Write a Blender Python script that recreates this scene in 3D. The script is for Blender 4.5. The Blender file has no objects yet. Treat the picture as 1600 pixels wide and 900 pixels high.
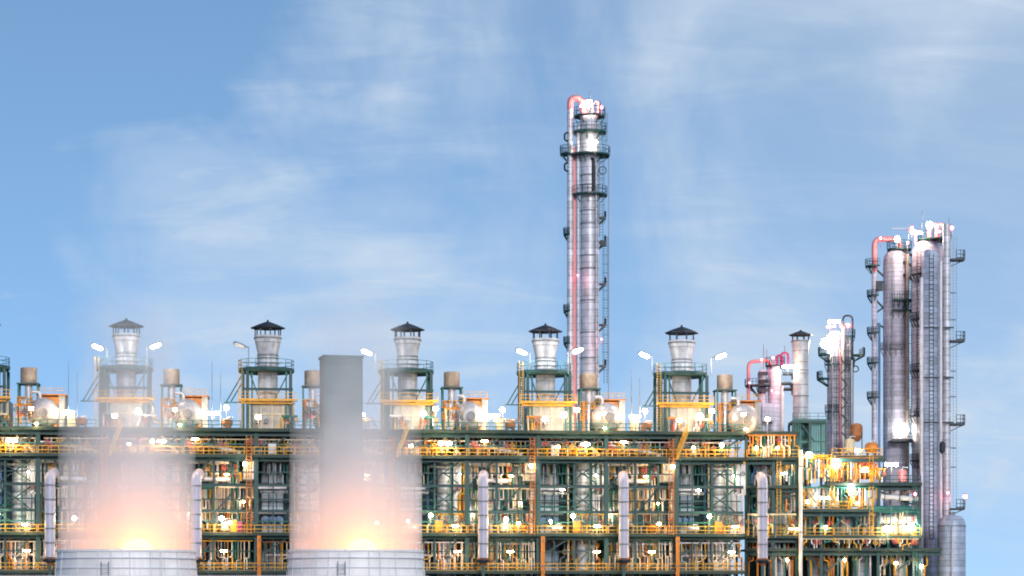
import bpy, math, random
from mathutils import Vector, Matrix
R = math.radians
rnd = random.Random(7)
scn = bpy.context.scene
col = scn.collection
# ------------------------------------------------------------------ camera geometry (used to read real sizes off the survey photo)
F, HZ, ZC = 3600.0, 925.0, 12.5
def at(px, py, Y):
    return Vector(((px - 800) / F * Y, Y, ZC + (HZ - py) / F * Y))
def X(px, Y): return (px - 800) / F * Y
def Z(py, Y): return ZC + (HZ - py) / F * Y
# ------------------------------------------------------------------ materials
def mat(name, colr, rough=0.5, metal=0.0, var=0.25, streak=0.25, bump=0.15, scale=1.2, seam=None, seam_v=None, dirt=(0.12, 0.10, 0.08)):
    m = bpy.data.materials.new(name); m.use_nodes = True
    nt = m.node_tree; N = nt.nodes; L = nt.links
    b = N['Principled BSDF']
    b.inputs['Roughness'].default_value = rough; b.inputs['Metallic'].default_value = metal
    tc = N.new('ShaderNodeTexCoord'); oi = N.new('ShaderNodeObjectInfo')
    add = N.new('ShaderNodeVectorMath'); add.operation = 'ADD'
    cmb = N.new('ShaderNodeCombineXYZ')
    mu = N.new('ShaderNodeMath'); mu.operation = 'MULTIPLY'; mu.inputs[1].default_value = 37.0
    L.new(oi.outputs['Random'], mu.inputs[0])
    L.new(mu.outputs[0], cmb.inputs[0]); L.new(mu.outputs[0], cmb.inputs[1])
    L.new(tc.outputs['Object'], add.inputs[0]); L.new(cmb.outputs[0], add.inputs[1])
    n1 = N.new('ShaderNodeTexNoise'); n1.inputs['Scale'].default_value = scale; n1.inputs['Detail'].default_value = 5
    L.new(add.outputs[0], n1.inputs['Vector'])
    mp = N.new('ShaderNodeMapping'); mp.inputs['Scale'].default_value = (3.0, 3.0, 0.18)
    L.new(add.outputs[0], mp.inputs['Vector'])
    n2 = N.new('ShaderNodeTexNoise'); n2.inputs['Scale'].default_value = 1.3; n2.inputs['Detail'].default_value = 4
    L.new(mp.outputs[0], n2.inputs['Vector'])
    r1 = N.new('ShaderNodeMapRange'); r1.inputs[1].default_value = 0.3; r1.inputs[2].default_value = 0.7
    r1.inputs[3].default_value = 1 - var; r1.inputs[4].default_value = 1 + var * 0.5
    L.new(n1.outputs['Fac'], r1.inputs[0])
    mixc = N.new('ShaderNodeMix'); mixc.data_type = 'RGBA'; mixc.blend_type = 'MULTIPLY'; mixc.inputs[0].default_value = 1
    mixc.inputs[6].default_value = (*colr, 1)
    L.new(r1.outputs[0], mixc.inputs[7])
    r2 = N.new('ShaderNodeMapRange'); r2.inputs[1].default_value = 0.52; r2.inputs[2].default_value = 0.75
    r2.inputs[3].default_value = 0; r2.inputs[4].default_value = streak
    L.new(n2.outputs['Fac'], r2.inputs[0])
    mixd = N.new('ShaderNodeMix'); mixd.data_type = 'RGBA'
    L.new(r2.outputs[0], mixd.inputs[0]); L.new(mixc.outputs[2], mixd.inputs[6]); mixd.inputs[7].default_value = (*dirt, 1)
    out = mixd.outputs[2]; hsrc = n1.outputs['Fac']
    if seam:
        sx = N.new('ShaderNodeSeparateXYZ'); L.new(tc.outputs['Object'], sx.inputs[0])
        dv = N.new('ShaderNodeMath'); dv.operation = 'DIVIDE'; dv.inputs[1].default_value = seam; L.new(sx.outputs[2], dv.inputs[0])
        fr = N.new('ShaderNodeMath'); fr.operation = 'FRACT'; L.new(dv.outputs[0], fr.inputs[0])
        lt = N.new('ShaderNodeMath'); lt.operation = 'LESS_THAN'; lt.inputs[1].default_value = 0.11; L.new(fr.outputs[0], lt.inputs[0])
        ms = N.new('ShaderNodeMath'); ms.operation = 'MULTIPLY'; ms.inputs[1].default_value = 0.6; L.new(lt.outputs[0], ms.inputs[0])
        mx = N.new('ShaderNodeMix'); mx.data_type = 'RGBA'; L.new(ms.outputs[0], mx.inputs[0]); L.new(out, mx.inputs[6])
        mx.inputs[7].default_value = (colr[0] * .25, colr[1] * .25, colr[2] * .27, 1)
        # each sheet of cladding has its own slight tone
        fl = N.new('ShaderNodeMath'); fl.operation = 'FLOOR'; L.new(dv.outputs[0], fl.inputs[0])
        wn = N.new('ShaderNodeTexWhiteNoise'); wn.noise_dimensions = '1D'; L.new(fl.outputs[0], wn.inputs['W'])
        rr = N.new('ShaderNodeMapRange'); rr.inputs[3].default_value = 0.82; rr.inputs[4].default_value = 1.1; L.new(wn.outputs['Value'], rr.inputs[0])
        my = N.new('ShaderNodeMix'); my.data_type = 'RGBA'; my.blend_type = 'MULTIPLY'; my.inputs[0].default_value = 1
        L.new(mx.outputs[2], my.inputs[6]); L.new(rr.outputs[0], my.inputs[7]); out = my.outputs[2]
    L.new(out, b.inputs['Base Color'])
    if bump:
        bp = N.new('ShaderNodeBump'); bp.inputs['Strength'].default_value = bump; bp.inputs['Distance'].default_value = 0.05
        L.new(hsrc, bp.inputs['Height']); L.new(bp.outputs[0], b.inputs['Normal'])
    rg = N.new('ShaderNodeMapRange'); rg.inputs[3].default_value = max(0.05, rough - .12); rg.inputs[4].default_value = min(1, rough + .15)
    L.new(n1.outputs['Fac'], rg.inputs[0]); L.new(rg.outputs[0], b.inputs['Roughness'])
    return m
def emit(name, colr, s):
    m = bpy.data.materials.new(name); m.use_nodes = True
    b = m.node_tree.nodes['Principled BSDF']
    b.inputs['Base Color'].default_value = (0.8, 0.8, 0.8, 1)
    b.inputs['Emission Color'].default_value = (*colr, 1); b.inputs['Emission Strength'].default_value = s
    return m
M = dict(
    green=mat('green_steel', (0.005, 0.062, 0.066), .5, 0, .45, .4, dirt=(.05, .055, .045)),
    lgreen=mat('light_green_steel', (0.015, 0.16, 0.135), .5, 0, .3, .25),
    deck=mat('deck_grating', (0.035, 0.07, 0.065), .7, .2, .3, .3),
    yellow=mat('yellow_paint', (0.70, 0.38, 0.02), .5, 0, .3, .5, dirt=(.22, .10, .04)),
    orange=mat('orange_paint', (0.66, 0.23, 0.03), .5, 0, .3, .3),
    rust=mat('rusty_steel', (0.36, 0.15, 0.06), .7, .1, .4, .3),
    clad=mat('aluminium_cladding', (0.64, 0.65, 0.71), .42, .2, .28, .4, .25, seam=1.0, dirt=(.25, .25, .28)),
    cladp=mat('aged_cladding', (0.60, 0.59, 0.71), .5, .05, .25, .35, .35, seam=0.62, dirt=(.28, .27, .32)),
    cladb=mat('blue_grey_cladding', (0.40, 0.48, 0.62), .45, .15, .22, .3, .25, seam=0.8),
    pipe=mat('insulated_pipe', (0.62, 0.62, 0.67), .38, .25, .2, .3, .2),
    pale=mat('pale_pipe', (0.50, 0.49, 0.62), .4, .05, .12, .22, .2),
    boxw=mat('weathered_box_paint', (0.50, 0.47, 0.42), .55, 0, .3, .45),
    white=mat('white_paint', (0.78, 0.76, 0.74), .5, 0, .12, .22),
    cream=mat('cream_paint', (0.72, 0.62, 0.42), .5, 0, .15, .25),
    stackm=mat('stack_steel', (0.60, 0.62, 0.66), .42, .15, .28, .5, .2, seam=1.6),
    cap=mat('dark_roof_sheet', (0.018, 0.028, 0.045), .5, .3, .3, .1),
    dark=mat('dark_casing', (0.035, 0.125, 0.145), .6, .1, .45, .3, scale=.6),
    panel=mat('blue_grey_panel', (0.34, 0.45, 0.56), .5, .15, .25, .4, seam=1.5),
    grey=mat('grey_steel', (0.22, 0.24, 0.27), .55, .3, .3, .3),
    drum=mat('silver_drum', (0.60, 0.58, 0.60), .36, .4, .25, .4, .2),
    tan=mat('tan_steel', (0.42, 0.34, 0.27), .6, .1, .35, .35),
    rib=mat('pale_blue_fibreglass', (0.62, 0.65, 0.72), .5, 0, .15, .2),
    blue=mat('blue_pipe', (0.10, 0.22, 0.45), .5, 0, .2, .2),
    magenta=mat('magenta_paint', (0.42, 0.03, 0.18), .5, 0, .2, .2),
    red=mat('red_paint', (0.55, 0.06, 0.05), .45, 0, .2, .2),
    pink=mat('pink_lit_metal', (0.72, 0.25, 0.27), .45, .1, .2, .2),  # red lamp glow at the column tops, put into the base colour
    frp=mat('white_fibreglass', (0.88, 0.86, 0.86), .5, 0, .16, .35, scale=.5, dirt=(.5, .46, .45)),
    conc=mat('concrete', (0.30, 0.31, 0.30), .85, 0, .25, .35),
    shaft=mat('grey_green_shaft', (0.022, 0.105, 0.112), .75, 0, .3, .45, seam=3.0),
    asphalt=mat('ground_gravel', (0.09, 0.09, 0.085), .9, 0, .3, .1, scale=.15),
)
E = dict(
    warm=emit('warm_lamp_glass', (1.0, .66, .30), 70), white=emit('white_lamp_glass', (1.0, .90, .74), 80),
    green=emit('greenish_lamp_glass', (.86, 1.0, .55), 70), red=emit('red_beacon_glass', (1.0, .10, .13), 40),
    flood=emit('flood_lamp_lens', (1.0, .95, .88), 22),
    soft=emit('flood_lamp_glass', (1.0, .92, .8), 10),
    core=emit('mouth_lamp_glass', (1.0, .29, .025), 19),
)
LCOL = dict(cool=(1, .93, .86), warm=(1, .58, .22), white=(1, .78, .44), green=(.82, 1, .52), red=(1, .12, .16))
# ------------------------------------------------------------------ mesh builder
class MB:
    def __init__(s): s.v = []; s.f = []; s.sm = []
    def add(s, vs, fs, smooth=False):
        o = len(s.v); s.v += [Vector(p) for p in vs]
        for f in fs: s.f.append([o + i for i in f]); s.sm.append(smooth)
        return s
    def box(s, x0, x1, y0, y1, z0, z1):
        return s.add([(x0,y0,z0),(x1,y0,z0),(x1,y1,z0),(x0,y1,z0),(x0,y0,z1),(x1,y0,z1),(x1,y1,z1),(x0,y1,z1)],
              [(3,2,1,0),(4,5,6,7),(0,1,5,4),(1,2,6,5),(2,3,7,6),(3,0,4,7)])
    def bar(s, p, q, w, h=None):
        p, q = Vector(p), Vector(q); h = h or w; d = (q - p)
        if d.length < 1e-6: return s
        d.normalize(); up = Vector((0,0,1)) if abs(d.z) < .95 else Vector((0,1,0))
        a = d.cross(up).normalized() * w / 2; b = a.cross(d).normalized() * h / 2
        vs = [p-a-b, p+a-b, p+a+b, p-a+b, q-a-b, q+a-b, q+a+b, q-a+b]
        return s.add(vs, [(3,2,1,0),(4,5,6,7),(0,1,5,4),(1,2,6,5),(2,3,7,6),(3,0,4,7)])
    def ibeam(s, p, q, w, h):      # rolled steel section
        p, q = Vector(p), Vector(q); t = max(.04, h * .12)
        d = (q - p).normalized(); up = Vector((0,0,1)) if abs(d.z) < .95 else Vector((0,1,0))
        a = d.cross(up).normalized(); b = a.cross(d).normalized()
        o = b * (h / 2 - t / 2)
        s.bar(p + o, q + o, w, t); s.bar(p - o, q - o, w, t)
        return s.bar(p, q, t, h - 2 * t)
    def tube(s, pts, r, n=10, cap=True):
        pts = [Vector(p) for p in pts]; k = len(pts)
        rs = r if isinstance(r, (list, tuple)) else [r] * k
        T = []
        for i in range(k):
            a = pts[max(0, i-1)]; b = pts[min(k-1, i+1)]; T.append((b - a).normalized())
        up = Vector((0,0,1)) if abs(T[0].z) < .9 else Vector((1,0,0))
        u = T[0].cross(up).normalized(); vs = []
        for i in range(k):
            u = (u - T[i] * u.dot(T[i])).normalized(); w = T[i].cross(u)
            for j in range(n):
                t = 2 * math.pi * j / n; vs.append(pts[i] + (u * math.cos(t) + w * math.sin(t)) * rs[i])
        fs = [(i*n+j, i*n+(j+1)%n, (i+1)*n+(j+1)%n, (i+1)*n+j) for i in range(k-1) for j in range(n)]
        s.add(vs, fs, True)
        if cap:
            s.add(vs[:n], [tuple(reversed(range(n)))]); s.add(vs[-n:], [tuple(range(n))])
        return s
    def bent(s, pts, r, rad=None, n=10):      # pipe with rounded elbows
        pts = [Vector(p) for p in pts]; rad = rad or r * 2.4; out = [pts[0]]
        for i in range(1, len(pts) - 1):
            a, b, c = pts[i-1], pts[i], pts[i+1]
            d1, d2 = (a - b), (c - b); q = min(rad, d1.length * .49, d2.length * .49)
            d1.normalize(); d2.normalize(); p1, p2 = b + d1 * q, b + d2 * q
            for t in (0, .2, .4, .6, .8, 1): out.append(p1 * (1-t)**2 + b * 2*t*(1-t) + p2 * t*t)
        out.append(pts[-1]); return s.tube(out, r, n)
    def lathe(s, c, prof, n=24, axis='Z', smooth=True, cap=True):
        c = Vector(c); vs = []
        for r, h in prof:
            for j in range(n):
                t = 2 * math.pi * j / n; x, y = r * math.cos(t), r * math.sin(t)
                p = (x, y, h) if axis == 'Z' else ((h, x, y) if axis == 'X' else (x, h, y))
                vs.append(c + Vector(p))
        k = len(prof)
        fs = [(i*n+j, i*n+(j+1)%n, (i+1)*n+(j+1)%n, (i+1)*n+j) for i in range(k-1) for j in range(n)]
        if axis == 'Y': fs = [tuple(reversed(f)) for f in fs]
        s.add(vs, fs, smooth)
        if cap:
            if prof[0][0] > 1e-3: s.add(vs[:n], [tuple(reversed(range(n)))])
            if prof[-1][0] > 1e-3: s.add(vs[-n:], [tuple(range(n))])
        return s
    def rail(s, p, q, h=1.1, gap=1.3, t=.1, toe=True):
        p, q = Vector(p), Vector(q); L = (q - p).length; k = max(1, round(L / gap))
        for i in range(k + 1):
            b = p.lerp(q, i / k); s.bar(b, b + Vector((0,0,h)), t)
        for z in (h, h * .52): s.bar(p + Vector((0,0,z)), q + Vector((0,0,z)), t)
        if toe: s.bar(p + Vector((0,0,.1)), q + Vector((0,0,.1)), .02, .16)
        return s
    def build(s, name, m, parent=None, **kw):
        o0 = ORG.get(parent.name, Vector()) if parent else Vector()
        me = bpy.data.meshes.new(name)
        me.from_pydata([v - o0 for v in s.v], [], s.f)
        me.polygons.foreach_set('use_smooth', s.sm)
        me.materials.append(M[m] if isinstance(m, str) else m)
        me.update()
        if any(s.sm): me.set_sharp_from_angle(angle=R(38))
        o = bpy.data.objects.new(name, me); col.objects.link(o)
        if parent: o.parent = parent; ORG[o.name] = o0.copy()
        for a, b in kw.items(): o[a] = b
        return o
ORG = {}
def thing(name, cat, base, label=None, group=None, kind=None):
    o = bpy.data.objects.new(name, None); col.objects.link(o); o.empty_display_size = .3
    o.location = base; ORG[o.name] = Vector(base); o['category'] = cat
    if label: o['label'] = label
    if group: o['group'] = group
    if kind: o['kind'] = kind
    return o
def tag(o, label, cat, group=None, kind=None):
    o['label'] = label; o['category'] = cat
    if group: o['group'] = group
    if kind: o['kind'] = kind
    return o
def copy_tree(o, parent=None):
    c = o.copy(); col.objects.link(c); ORG[c.name] = ORG.get(o.name, Vector())
    if parent: c.parent = parent
    for ch in list(o.children):
        copy_tree(ch, c)
    return c
PLIGHT = {}
def lamp_light(parent, p, colr, watts, r=.25):
    key = (colr, watts, r)
    if key not in PLIGHT:
        l = bpy.data.lights.new('lamp_light', 'POINT'); l.color = LCOL[colr]; l.energy = watts * .75; l.shadow_soft_size = r; PLIGHT[key] = l
    o = bpy.data.objects.new('lamp_light', PLIGHT[key]); col.objects.link(o)
    o.parent = parent; o.location = Vector(p) - ORG[parent.name]
    return o
# ------------------------------------------------------------------ bays
PITCH, TH = 18.73, R(6.1)
PIV = Vector((X(853, 312), 312, 0))
ROT = Matrix.Rotation(TH, 3, 'Z')
PHR = {0: 'in the bay cut by the frame', 1: 'in the bay veiled by steam alone', 2: 'in the clear bay between steam plumes',
       3: 'in the bay beside the grey shaft', 4: 'in the bay before the tall column', 5: 'in the bay near the pink column',
       6: 'in the bay under the pink column'}
ALLB = (0, 1, 2, 3, 4, 5)
def place(o, k, base):
    o.location = PIV + ROT @ (Vector(base) + Vector(((k - 4) * PITCH, 0, 0)) - PIV); o.rotation_euler = (0, 0, TH)
def spread(root, label, bays=ALLB, group=None):
    base = ORG[root.name]; first = True; res = {}
    if group: root['group'] = group
    q = random.Random(label); loose = root.name.split('.')[0] in ('pipe_manifold', 'riser_pipe', 'cross_pipe', 'small_vessel', 'control_cabinet', 'work_lamp')
    bays = [k for k in bays if not (loose and len(bays) > 4 and q.random() < .16)]
    for k in bays:
        o = root if first else copy_tree(root)
        if loose and not first and not any(w in label.split() for w in ('grey', 'silver', 'green', 'white', 'cream', 'blue', 'rusty', 'orange')):
            for ch in o.children_recursive:
                b_ = ch.name.split('.')[0]
                if b_ in ('drop', 'run', 'header') and q.random() < .5:
                    ch.material_slots[0].link = 'OBJECT'; ch.material_slots[0].material = M[q.choice(('pipe', 'white', 'cream', 'rust', 'lgreen', 'grey', 'yellow', 'pipe'))]
        first = False; place(o, k, base)
        if loose: o.location.x += q.uniform(-.45, .45)
        if loose and root.name.startswith('pipe_manifold'): o.scale.z = q.uniform(.88, 1.06)
        o['label'] = label + ' ' + PHR[k]; res[k] = o
    return res
YF, YB = 308.0, 325.0
W4 = X(724, YF)                       # first column line of the bay
C2 = X(836, YF)
WE = W4 + PITCH
ZD = dict(low=Z(835, YF), mid2=Z(800, YF), mid=Z(760, YF), deck2=Z(715, YF), top=Z(675, YF))
# ---- steel frame of one bay
fr = thing('furnace_steelwork', 'steel frame', (W4, YF, 0))
for x in (W4, C2):
    for y in (YF, YB):
        b = MB().ibeam((x, y, 0), (x, y, ZD['top'] - .3), .55, .55); b.build('column', 'green', fr)
for x in (X(771, YF), X(893, YF)):
    MB().ibeam((x, YF + .4, 0), (x, YF + .4, ZD['deck2'] - .3), .3, .3).build('column', 'green', fr)
for zz, h in ((10.5, .5), (15.2, .5), (ZD['low'] - .4, .55), (ZD['mid2'], .34), (ZD['mid'], .4), (ZD['deck2'] - .42, .6), (ZD['top'] - .45, .75)):
    MB().ibeam((W4 + .02, YF, zz), (WE - .02, YF, zz), .3, h).build('beam', 'green', fr)
    MB().ibeam((W4 + .02, YB, zz), (WE - .02, YB, zz), .3, h).build('beam', 'green', fr)
for zz in (ZD['low'] - .42, ZD['deck2'] - .45, ZD['top'] - .5, ZD['mid']):
    for x in (W4, C2):
        MB().ibeam((x, YF + .3, zz), (x, YB - .3, zz), .25, .42).build('beam', 'green', fr)
def deck(z, rails, x0=W4 + .01, x1=WE - .01, y0=YF - 1.0, y1=YB, railm='yellow'):
    d = MB().box(x0, x1, y0, y1, z - .12, z)
    k = 8
    for i in range(k):
        x = x0 + (x1 - x0) * (i + .5) / k; d.box(x - .06, x + .06, y0 + .05, y1 - .05, z - .34, z - .121)
    d.box(x0, x1, y0 - .06, y0 - .001, z - .28, z + .14)
    o = d.build('deck', 'deck', fr)
    for a, c in rails:
        MB().rail((a, y0 + .05, z), (c, y0 + .05, z)).build('guard_rail', railm, o)
for px in (748, 808, 862, 918):
    MB().ibeam((X(px, YF), YF + .55, 0), (X(px, YF), YF + .55, ZD['deck2'] - .7), .16, .16).build('column', 'lgreen' if px in (808, 918) else 'green', fr)
for py in (740, 782, 816, 862, 884, 697):
    MB().ibeam((W4 + .3, YF + .45, Z(py, YF)), (WE - .3, YF + .45, Z(py, YF)), .12, .16).build('beam', 'lgreen' if py in (816, 697) else 'green', fr)
deck(ZD['low'], [(W4 + .1, WE - .1)])
deck(ZD['deck2'], [(W4 + .1, WE - .1)])
deck(ZD['top'], [(W4 + .1, X(812, YF)), (X(880, YF), WE - .1)], railm='lgreen')
deck(15.2, [(W4 + .1, WE - .1)])
def xbr(pa, pb, w=.16): return MB().bar(pa, pb, w)
for (a, b, c, d) in ((884, 724, 930, 756), (884, 764, 930, 798)):
    y = YF + .9
    xbr(at(a, b, y), at(c, d, y)).build('brace', 'green', fr)
    xbr(at(a, d, y + .2), at(c, b, y + .2)).build('brace', 'green', fr)
for (a, b, c, d) in ((889, 893, 930, 842), (897, 712, 938, 683), (836, 683, 800, 712), (884, 804, 925, 836), (728, 760, 768, 720), (775, 800, 806, 764), (842, 868, 884, 842), (728, 896, 768, 848), (742, 712, 776, 683), (842, 712, 884, 684), (812, 712, 834, 722)):
    xbr(at(a, b, YF + .5), at(c, d, YF + .5), .2).build('brace', 'green', fr)
spread(fr, 'dark green steel frame with yellow railed decks', group='steel furnace frames in a row')
# ---- furnace body
fu = thing('cracking_furnace', 'furnace', (C2, 316, 0))
cas = MB().box(W4 + .3, WE - .02, 317.5, 323.5, 0, ZD['top'] - .9)
for i in range(15):
    x = X(742 + i * 13.8, 316); cas.ibeam((x, 317.32, 0), (x, 317.32, ZD['top'] - 1), .2, .34)
for zz in (17.2, 22, 24.6, 28, 31.5): cas.box(W4 + .31, WE - .03, 317.1, 317.499, zz, zz + .25)
cas.build('casing', 'dark', fu)
pan = MB().box(X(843, 315), X(877, 315), 314.6, 317.4, 3, Z(720, 315)); fb = pan.build('firebox', 'panel', fu)
mu = MB()
for px in (843, 854, 866, 877): mu.box(X(px, 314.4) - .06, X(px, 314.4) + .06, 314.38, 314.58, 3, Z(720, 315))
for py in (722, 741, 757, 768, 786, 803, 822, 846, 862, 880): mu.box(X(843, 314.4), X(877, 314.4), 314.42, 314.57, Z(py, 315) - .05, Z(py, 315) + .05)
mu.build('stiffener_grating', 'cap', fb)
for j, py in enumerate((764, 803, 846)):
    MB().box(X(838, 313), X(882, 313), 313.2, 314.3, Z(py, 313) - .14, Z(py, 313) + .14).build('ledge', 'grey' if j else 'pipe', fu)
for px in (850, 860, 870):
    b = MB().lathe((X(px, 313.6), 313.6, Z(812, 313.6)), [(.36, -.5), (.36, .3), (.22, .45), (.22, .9)], 12, 'Y'); b.build('burner', 'blue', fu)
cv = MB().box(X(826, 312), X(894, 312), 310.6, 316.2, ZD['top'] + .01, Z(634, 312)).build('convection_box', 'boxw', fu)
fl = MB()
for px in (826, 843, 860, 877, 894): fl.box(X(px, 310.5) - .07, X(px, 310.5) + .07, 310.44, 310.59, ZD['top'] + .02, Z(634, 312))
fl.box(X(825, 310.5), X(895, 310.5), 310.42, 310.58, Z(652, 312) - .08, Z(652, 312) + .08)
fl.build('flange_frame', 'cream', cv)
for px in (838, 851):
    MB().lathe((X(px, 310.4), 310.4, Z(661, 310)), [(.34, -.25), (.34, .0), (.12, .01), (.12, .12)], 14, 'Y').build('header_door', 'grey', cv)
spread(fu, 'pale panelled furnace with dark ribbed casing', group='cracking furnaces in a row')
# ---- stack
YS = 312.6
sx_ = X(853, YS)
st = thing('furnace_stack', 'stack', (sx_, YS, Z(634, YS)))
def zz(py): return Z(py, YS)
pr = [(1.32, zz(634) + .01), (1.32, zz(585)), (1.42, zz(579)), (1.42, zz(568)), (1.36, zz(567)), (1.4, zz(556)), (1.75, zz(537)), (1.82, zz(530)), (1.66, zz(530)), (1.3, zz(556))]
MB().lathe((sx_, YS, 0), pr, 28, cap=False).build('shaft', 'stackm', st)
for py, r in ((573, 1.5), (565, 1.45), (561, 1.44), (534, 1.88)):
    MB().lathe((sx_, YS, 0), [(r - .12, zz(py) - .09), (r, zz(py) - .09), (r, zz(py) + .09), (r - .12, zz(py) + .09)], 28, cap=False).build('stack_ring', 'grey', st)
for j in range(8):
    t = math.pi / 4 * j + .2; x, y = sx_ + 1.72 * math.cos(t), YS + 1.72 * math.sin(t)
    MB().bar((x, y, zz(531)), (x, y, zz(518)), .16).build('cap_post', 'cap', st)
MB().lathe((sx_, YS, 0), [(2.28, zz(519)), (2.34, zz(517.5)), (1.2, zz(512.0)), (.35, zz(508.5)), (.14, zz(508)), (.14, zz(505.5))], 8, smooth=False).build('rain_cap', 'cap', st)
stks = spread(st, 'flared pale stack with dark rain cap', group='capped furnace stacks in a row')
# ---- tower carrying the stack platform
tw = thing('stack_tower', 'steel tower', (sx_, YS, ZD['top']))
zp = Z(581, YS)
for px in (815, 822, 888):
    for y in (YS - 2.4, YS + 2.4):
        MB().ibeam((X(px, YS), y, ZD['top'] + .01), (X(px, YS), y, zp - .5), .38, .38).build('leg', 'green', tw)
for px in (829, 881):
    MB().bar((X(px, YS), YS - 2.3, ZD['top'] + .01), (X(px, YS), YS - 2.3, zp - .5), .2).build('leg', 'lgreen', tw)
ya = YS - 2.5
for (a, b, c, d) in ((826, 588, 842, 632), (884, 588, 862, 632), (790, 632, 815, 589), (797, 632, 818, 596), (786, 633, 822, 633)):
    MB().bar(at(a, b, ya), at(c, d, ya), .16).build('brace', 'green', tw)
for py in (612, 633):
    MB().ibeam(at(813, py, ya - .1), at(892, py, ya - .1), .2, .3).build('beam', 'green' if py < 620 else 'yellow', tw)  # lower beam yellow: lamp light put into its colour
n = 16; ro = (892 - 808) / 2 / F * YS
pl = MB().lathe((sx_ - .2, YS, 0), [(1.5, zp - .55), (ro, zp - .55), (ro + .1, zp - .4), (ro + .1, zp), (1.5, zp)], n, smooth=False, cap=False)
plo = pl.build('platform', 'green', tw)
rl = MB()
pts = [Vector((sx_ - .2 + ro * math.cos(2 * math.pi * j / n), YS + ro * math.sin(2 * math.pi * j / n), zp)) for j in range(n)]
for j in range(n):
    rl.rail(pts[j], pts[(j + 1) % n], 1.1, 1.6, .06, False)
rl.build('guard_rail', 'lgreen', plo)
g2 = MB().box(X(808, YS), X(898, YS), YS - 3.3, YS - 2.2, Z(633, YS) + .0, Z(633, YS) + .14).build('gallery', 'yellow', tw)  # yellow of the slab is lamp light put into the colour
MB().rail((X(809, YS), YS - 3.25, Z(633, YS) + .14), (X(897, YS), YS - 3.25, Z(633, YS) + .14), 1.0, 1.3, .07).build('guard_rail', 'yellow', g2)
for j in range(10):
    pass
la = MB(); lx = X(811, YS)
for dx in (-.25, .25): la.bar((lx + dx, ya - .5, ZD['top'] + .05), (lx + dx, ya - .5, zp + 1.1), .06)
zq = ZD['top'] + .4
while zq < zp + 1: la.bar((lx - .25, ya - .5, zq), (lx + .25, ya - .5, zq), .04); zq += .35
la.build('ladder', 'yellow', tw)
spread(tw, 'green braced tower carrying a round stack platform', group='stack towers in a row')
# ---- flood lamps on the stack platforms
def flood(px, py, side, lit, name='flood_lamp', Y=YS - 2.2):
    b = at(px, 584, Y); t = thing(name, 'floodlight', b)
    top = at(px, py, Y)
    MB().bar(b, top + Vector((0, 0, .1)), .13).build('pole', 'grey', t)
    arm = top + Vector((side * 1.0, -.3, .25))
    MB().bar(top, arm, .11).build('bracket', 'grey', t)
    h = MB(); c = arm + Vector((side * .2, -.2, 0))
    d = Vector((side * .92, -.1, .36)).normalized(); a = d
    h.tube([c - a * .85, c - a * .6, c + a * .6, c + a * .85], [.12, .3, .3, .16], 10)
    h.build('housing', 'grey', t)
    ln = MB(); c2 = c + Vector((0, -.26, -.12))
    ln.tube([c2 - a * .72, c2 - a * .5, c2 + a * .5, c2 + a * .72], [.1, .25, .25, .1], 10)
    ln.build('lens', E['flood'] if lit else 'white', t)
    if lit: lamp_light(t, c2 + Vector((-side * .3, -.9, -.7)), 'cool', 620, .4)
    return t
t1 = flood(818, 552, 1, True); t1_ = flood(889, 552, -1, True)
g = 'floodlights on poles beside the stacks'
spread(flood(826, 553, -1, True), 'lit floodlight at the ladder side of the stack', (1, 4), g)
for o in (t1, t1_):
    for ch in list(o.children_recursive): bpy.data.objects.remove(ch)
    bpy.data.objects.remove(o)
spread(flood(886, 550, 1, True), 'lit floodlight on the railing opposite the ladder', (1, 4), g)
spread(flood(802, 556, -1, True), 'lit floodlight held far out beyond the platform ladder', (3, 5), g)
spread(flood(896, 556, 1, True), 'lit floodlight held far out over the platform railing', (5,), g)
spread(flood(824, 548, -1, False), 'unlit floodlight arm beside the stack', (2,), g)
# ---- steam drum unit above the deck
YD = 311.0
dr = thing('steam_drum', 'steam drum', (X(730, YD), YD, ZD['top']))
cz = Z(653, YD); rr = 23.5 / F * YD; YD = 309.6
MB().lathe((X(730, YD), YD, cz), [(.01, -1.15), (.75, -1.05), (1.35, -.75), (1.75, -.3), (rr, .25), (rr, 7.5), (1.5, 8.2), (.01, 8.5)], 28, 'Y').build('shell', 'drum', dr)
MB().lathe((X(731, YD), YD - 1.2, cz), [(.62, -.3), (.62, .3), (.5, .31), (.01, .3)], 16, 'Y').build('manhole', 'grey', dr)
for y in (YD + .8, YD + 5.5): MB().box(X(730, YD) - 1.4, X(730, YD) + 1.4, y - .2, y + .2, ZD['top'] + .01, cz - 1.2).build('saddle', 'rust', dr)
MB().bent([(X(724, YD), YD + 1.5, cz + 1.7), (X(724, YD), YD + 1.5, cz + 2.9), (X(712, YD), YD + 1.5, cz + 2.9)], .22).build('nozzle', 'pipe', dr)
spread(dr, 'silver steam drum with a domed end and manhole', (1, 2, 3, 4, 5, 6), 'steam drums on the top deck')
YD = 311.0
vs = thing('vent_silencer', 'silencer', (X(706, YD), YD + 1.5, ZD['top']))
ys = YD + 1.5; vx = X(706, ys)
MB().lathe((vx, ys, 0), [(1.0, Z(608, ys)), (1.08, Z(606, ys)), (1.08, Z(584, ys)), (.98, Z(583, ys)), (.2, Z(582.5, ys))], 22).build('canister', 'tan', vs)
MB().lathe((vx, ys, 0), [(.5, Z(640, ys)), (.5, Z(608, ys))], 14).build('neck', 'pipe', vs)
for dx in (-1.25, 1.25):
    for dy in (-1.1, 1.1): MB().bar((vx + dx, ys + dy, ZD['top'] + .01), (vx + dx, ys + dy, Z(608, ys)), .2).build('leg', 'lgreen', vs)
b = MB().box(vx - 1.45, vx + 1.45, ys - 1.3, ys + 1.3, Z(609, ys), Z(607, ys)); p_ = b.build('platform', 'green', vs)
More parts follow.
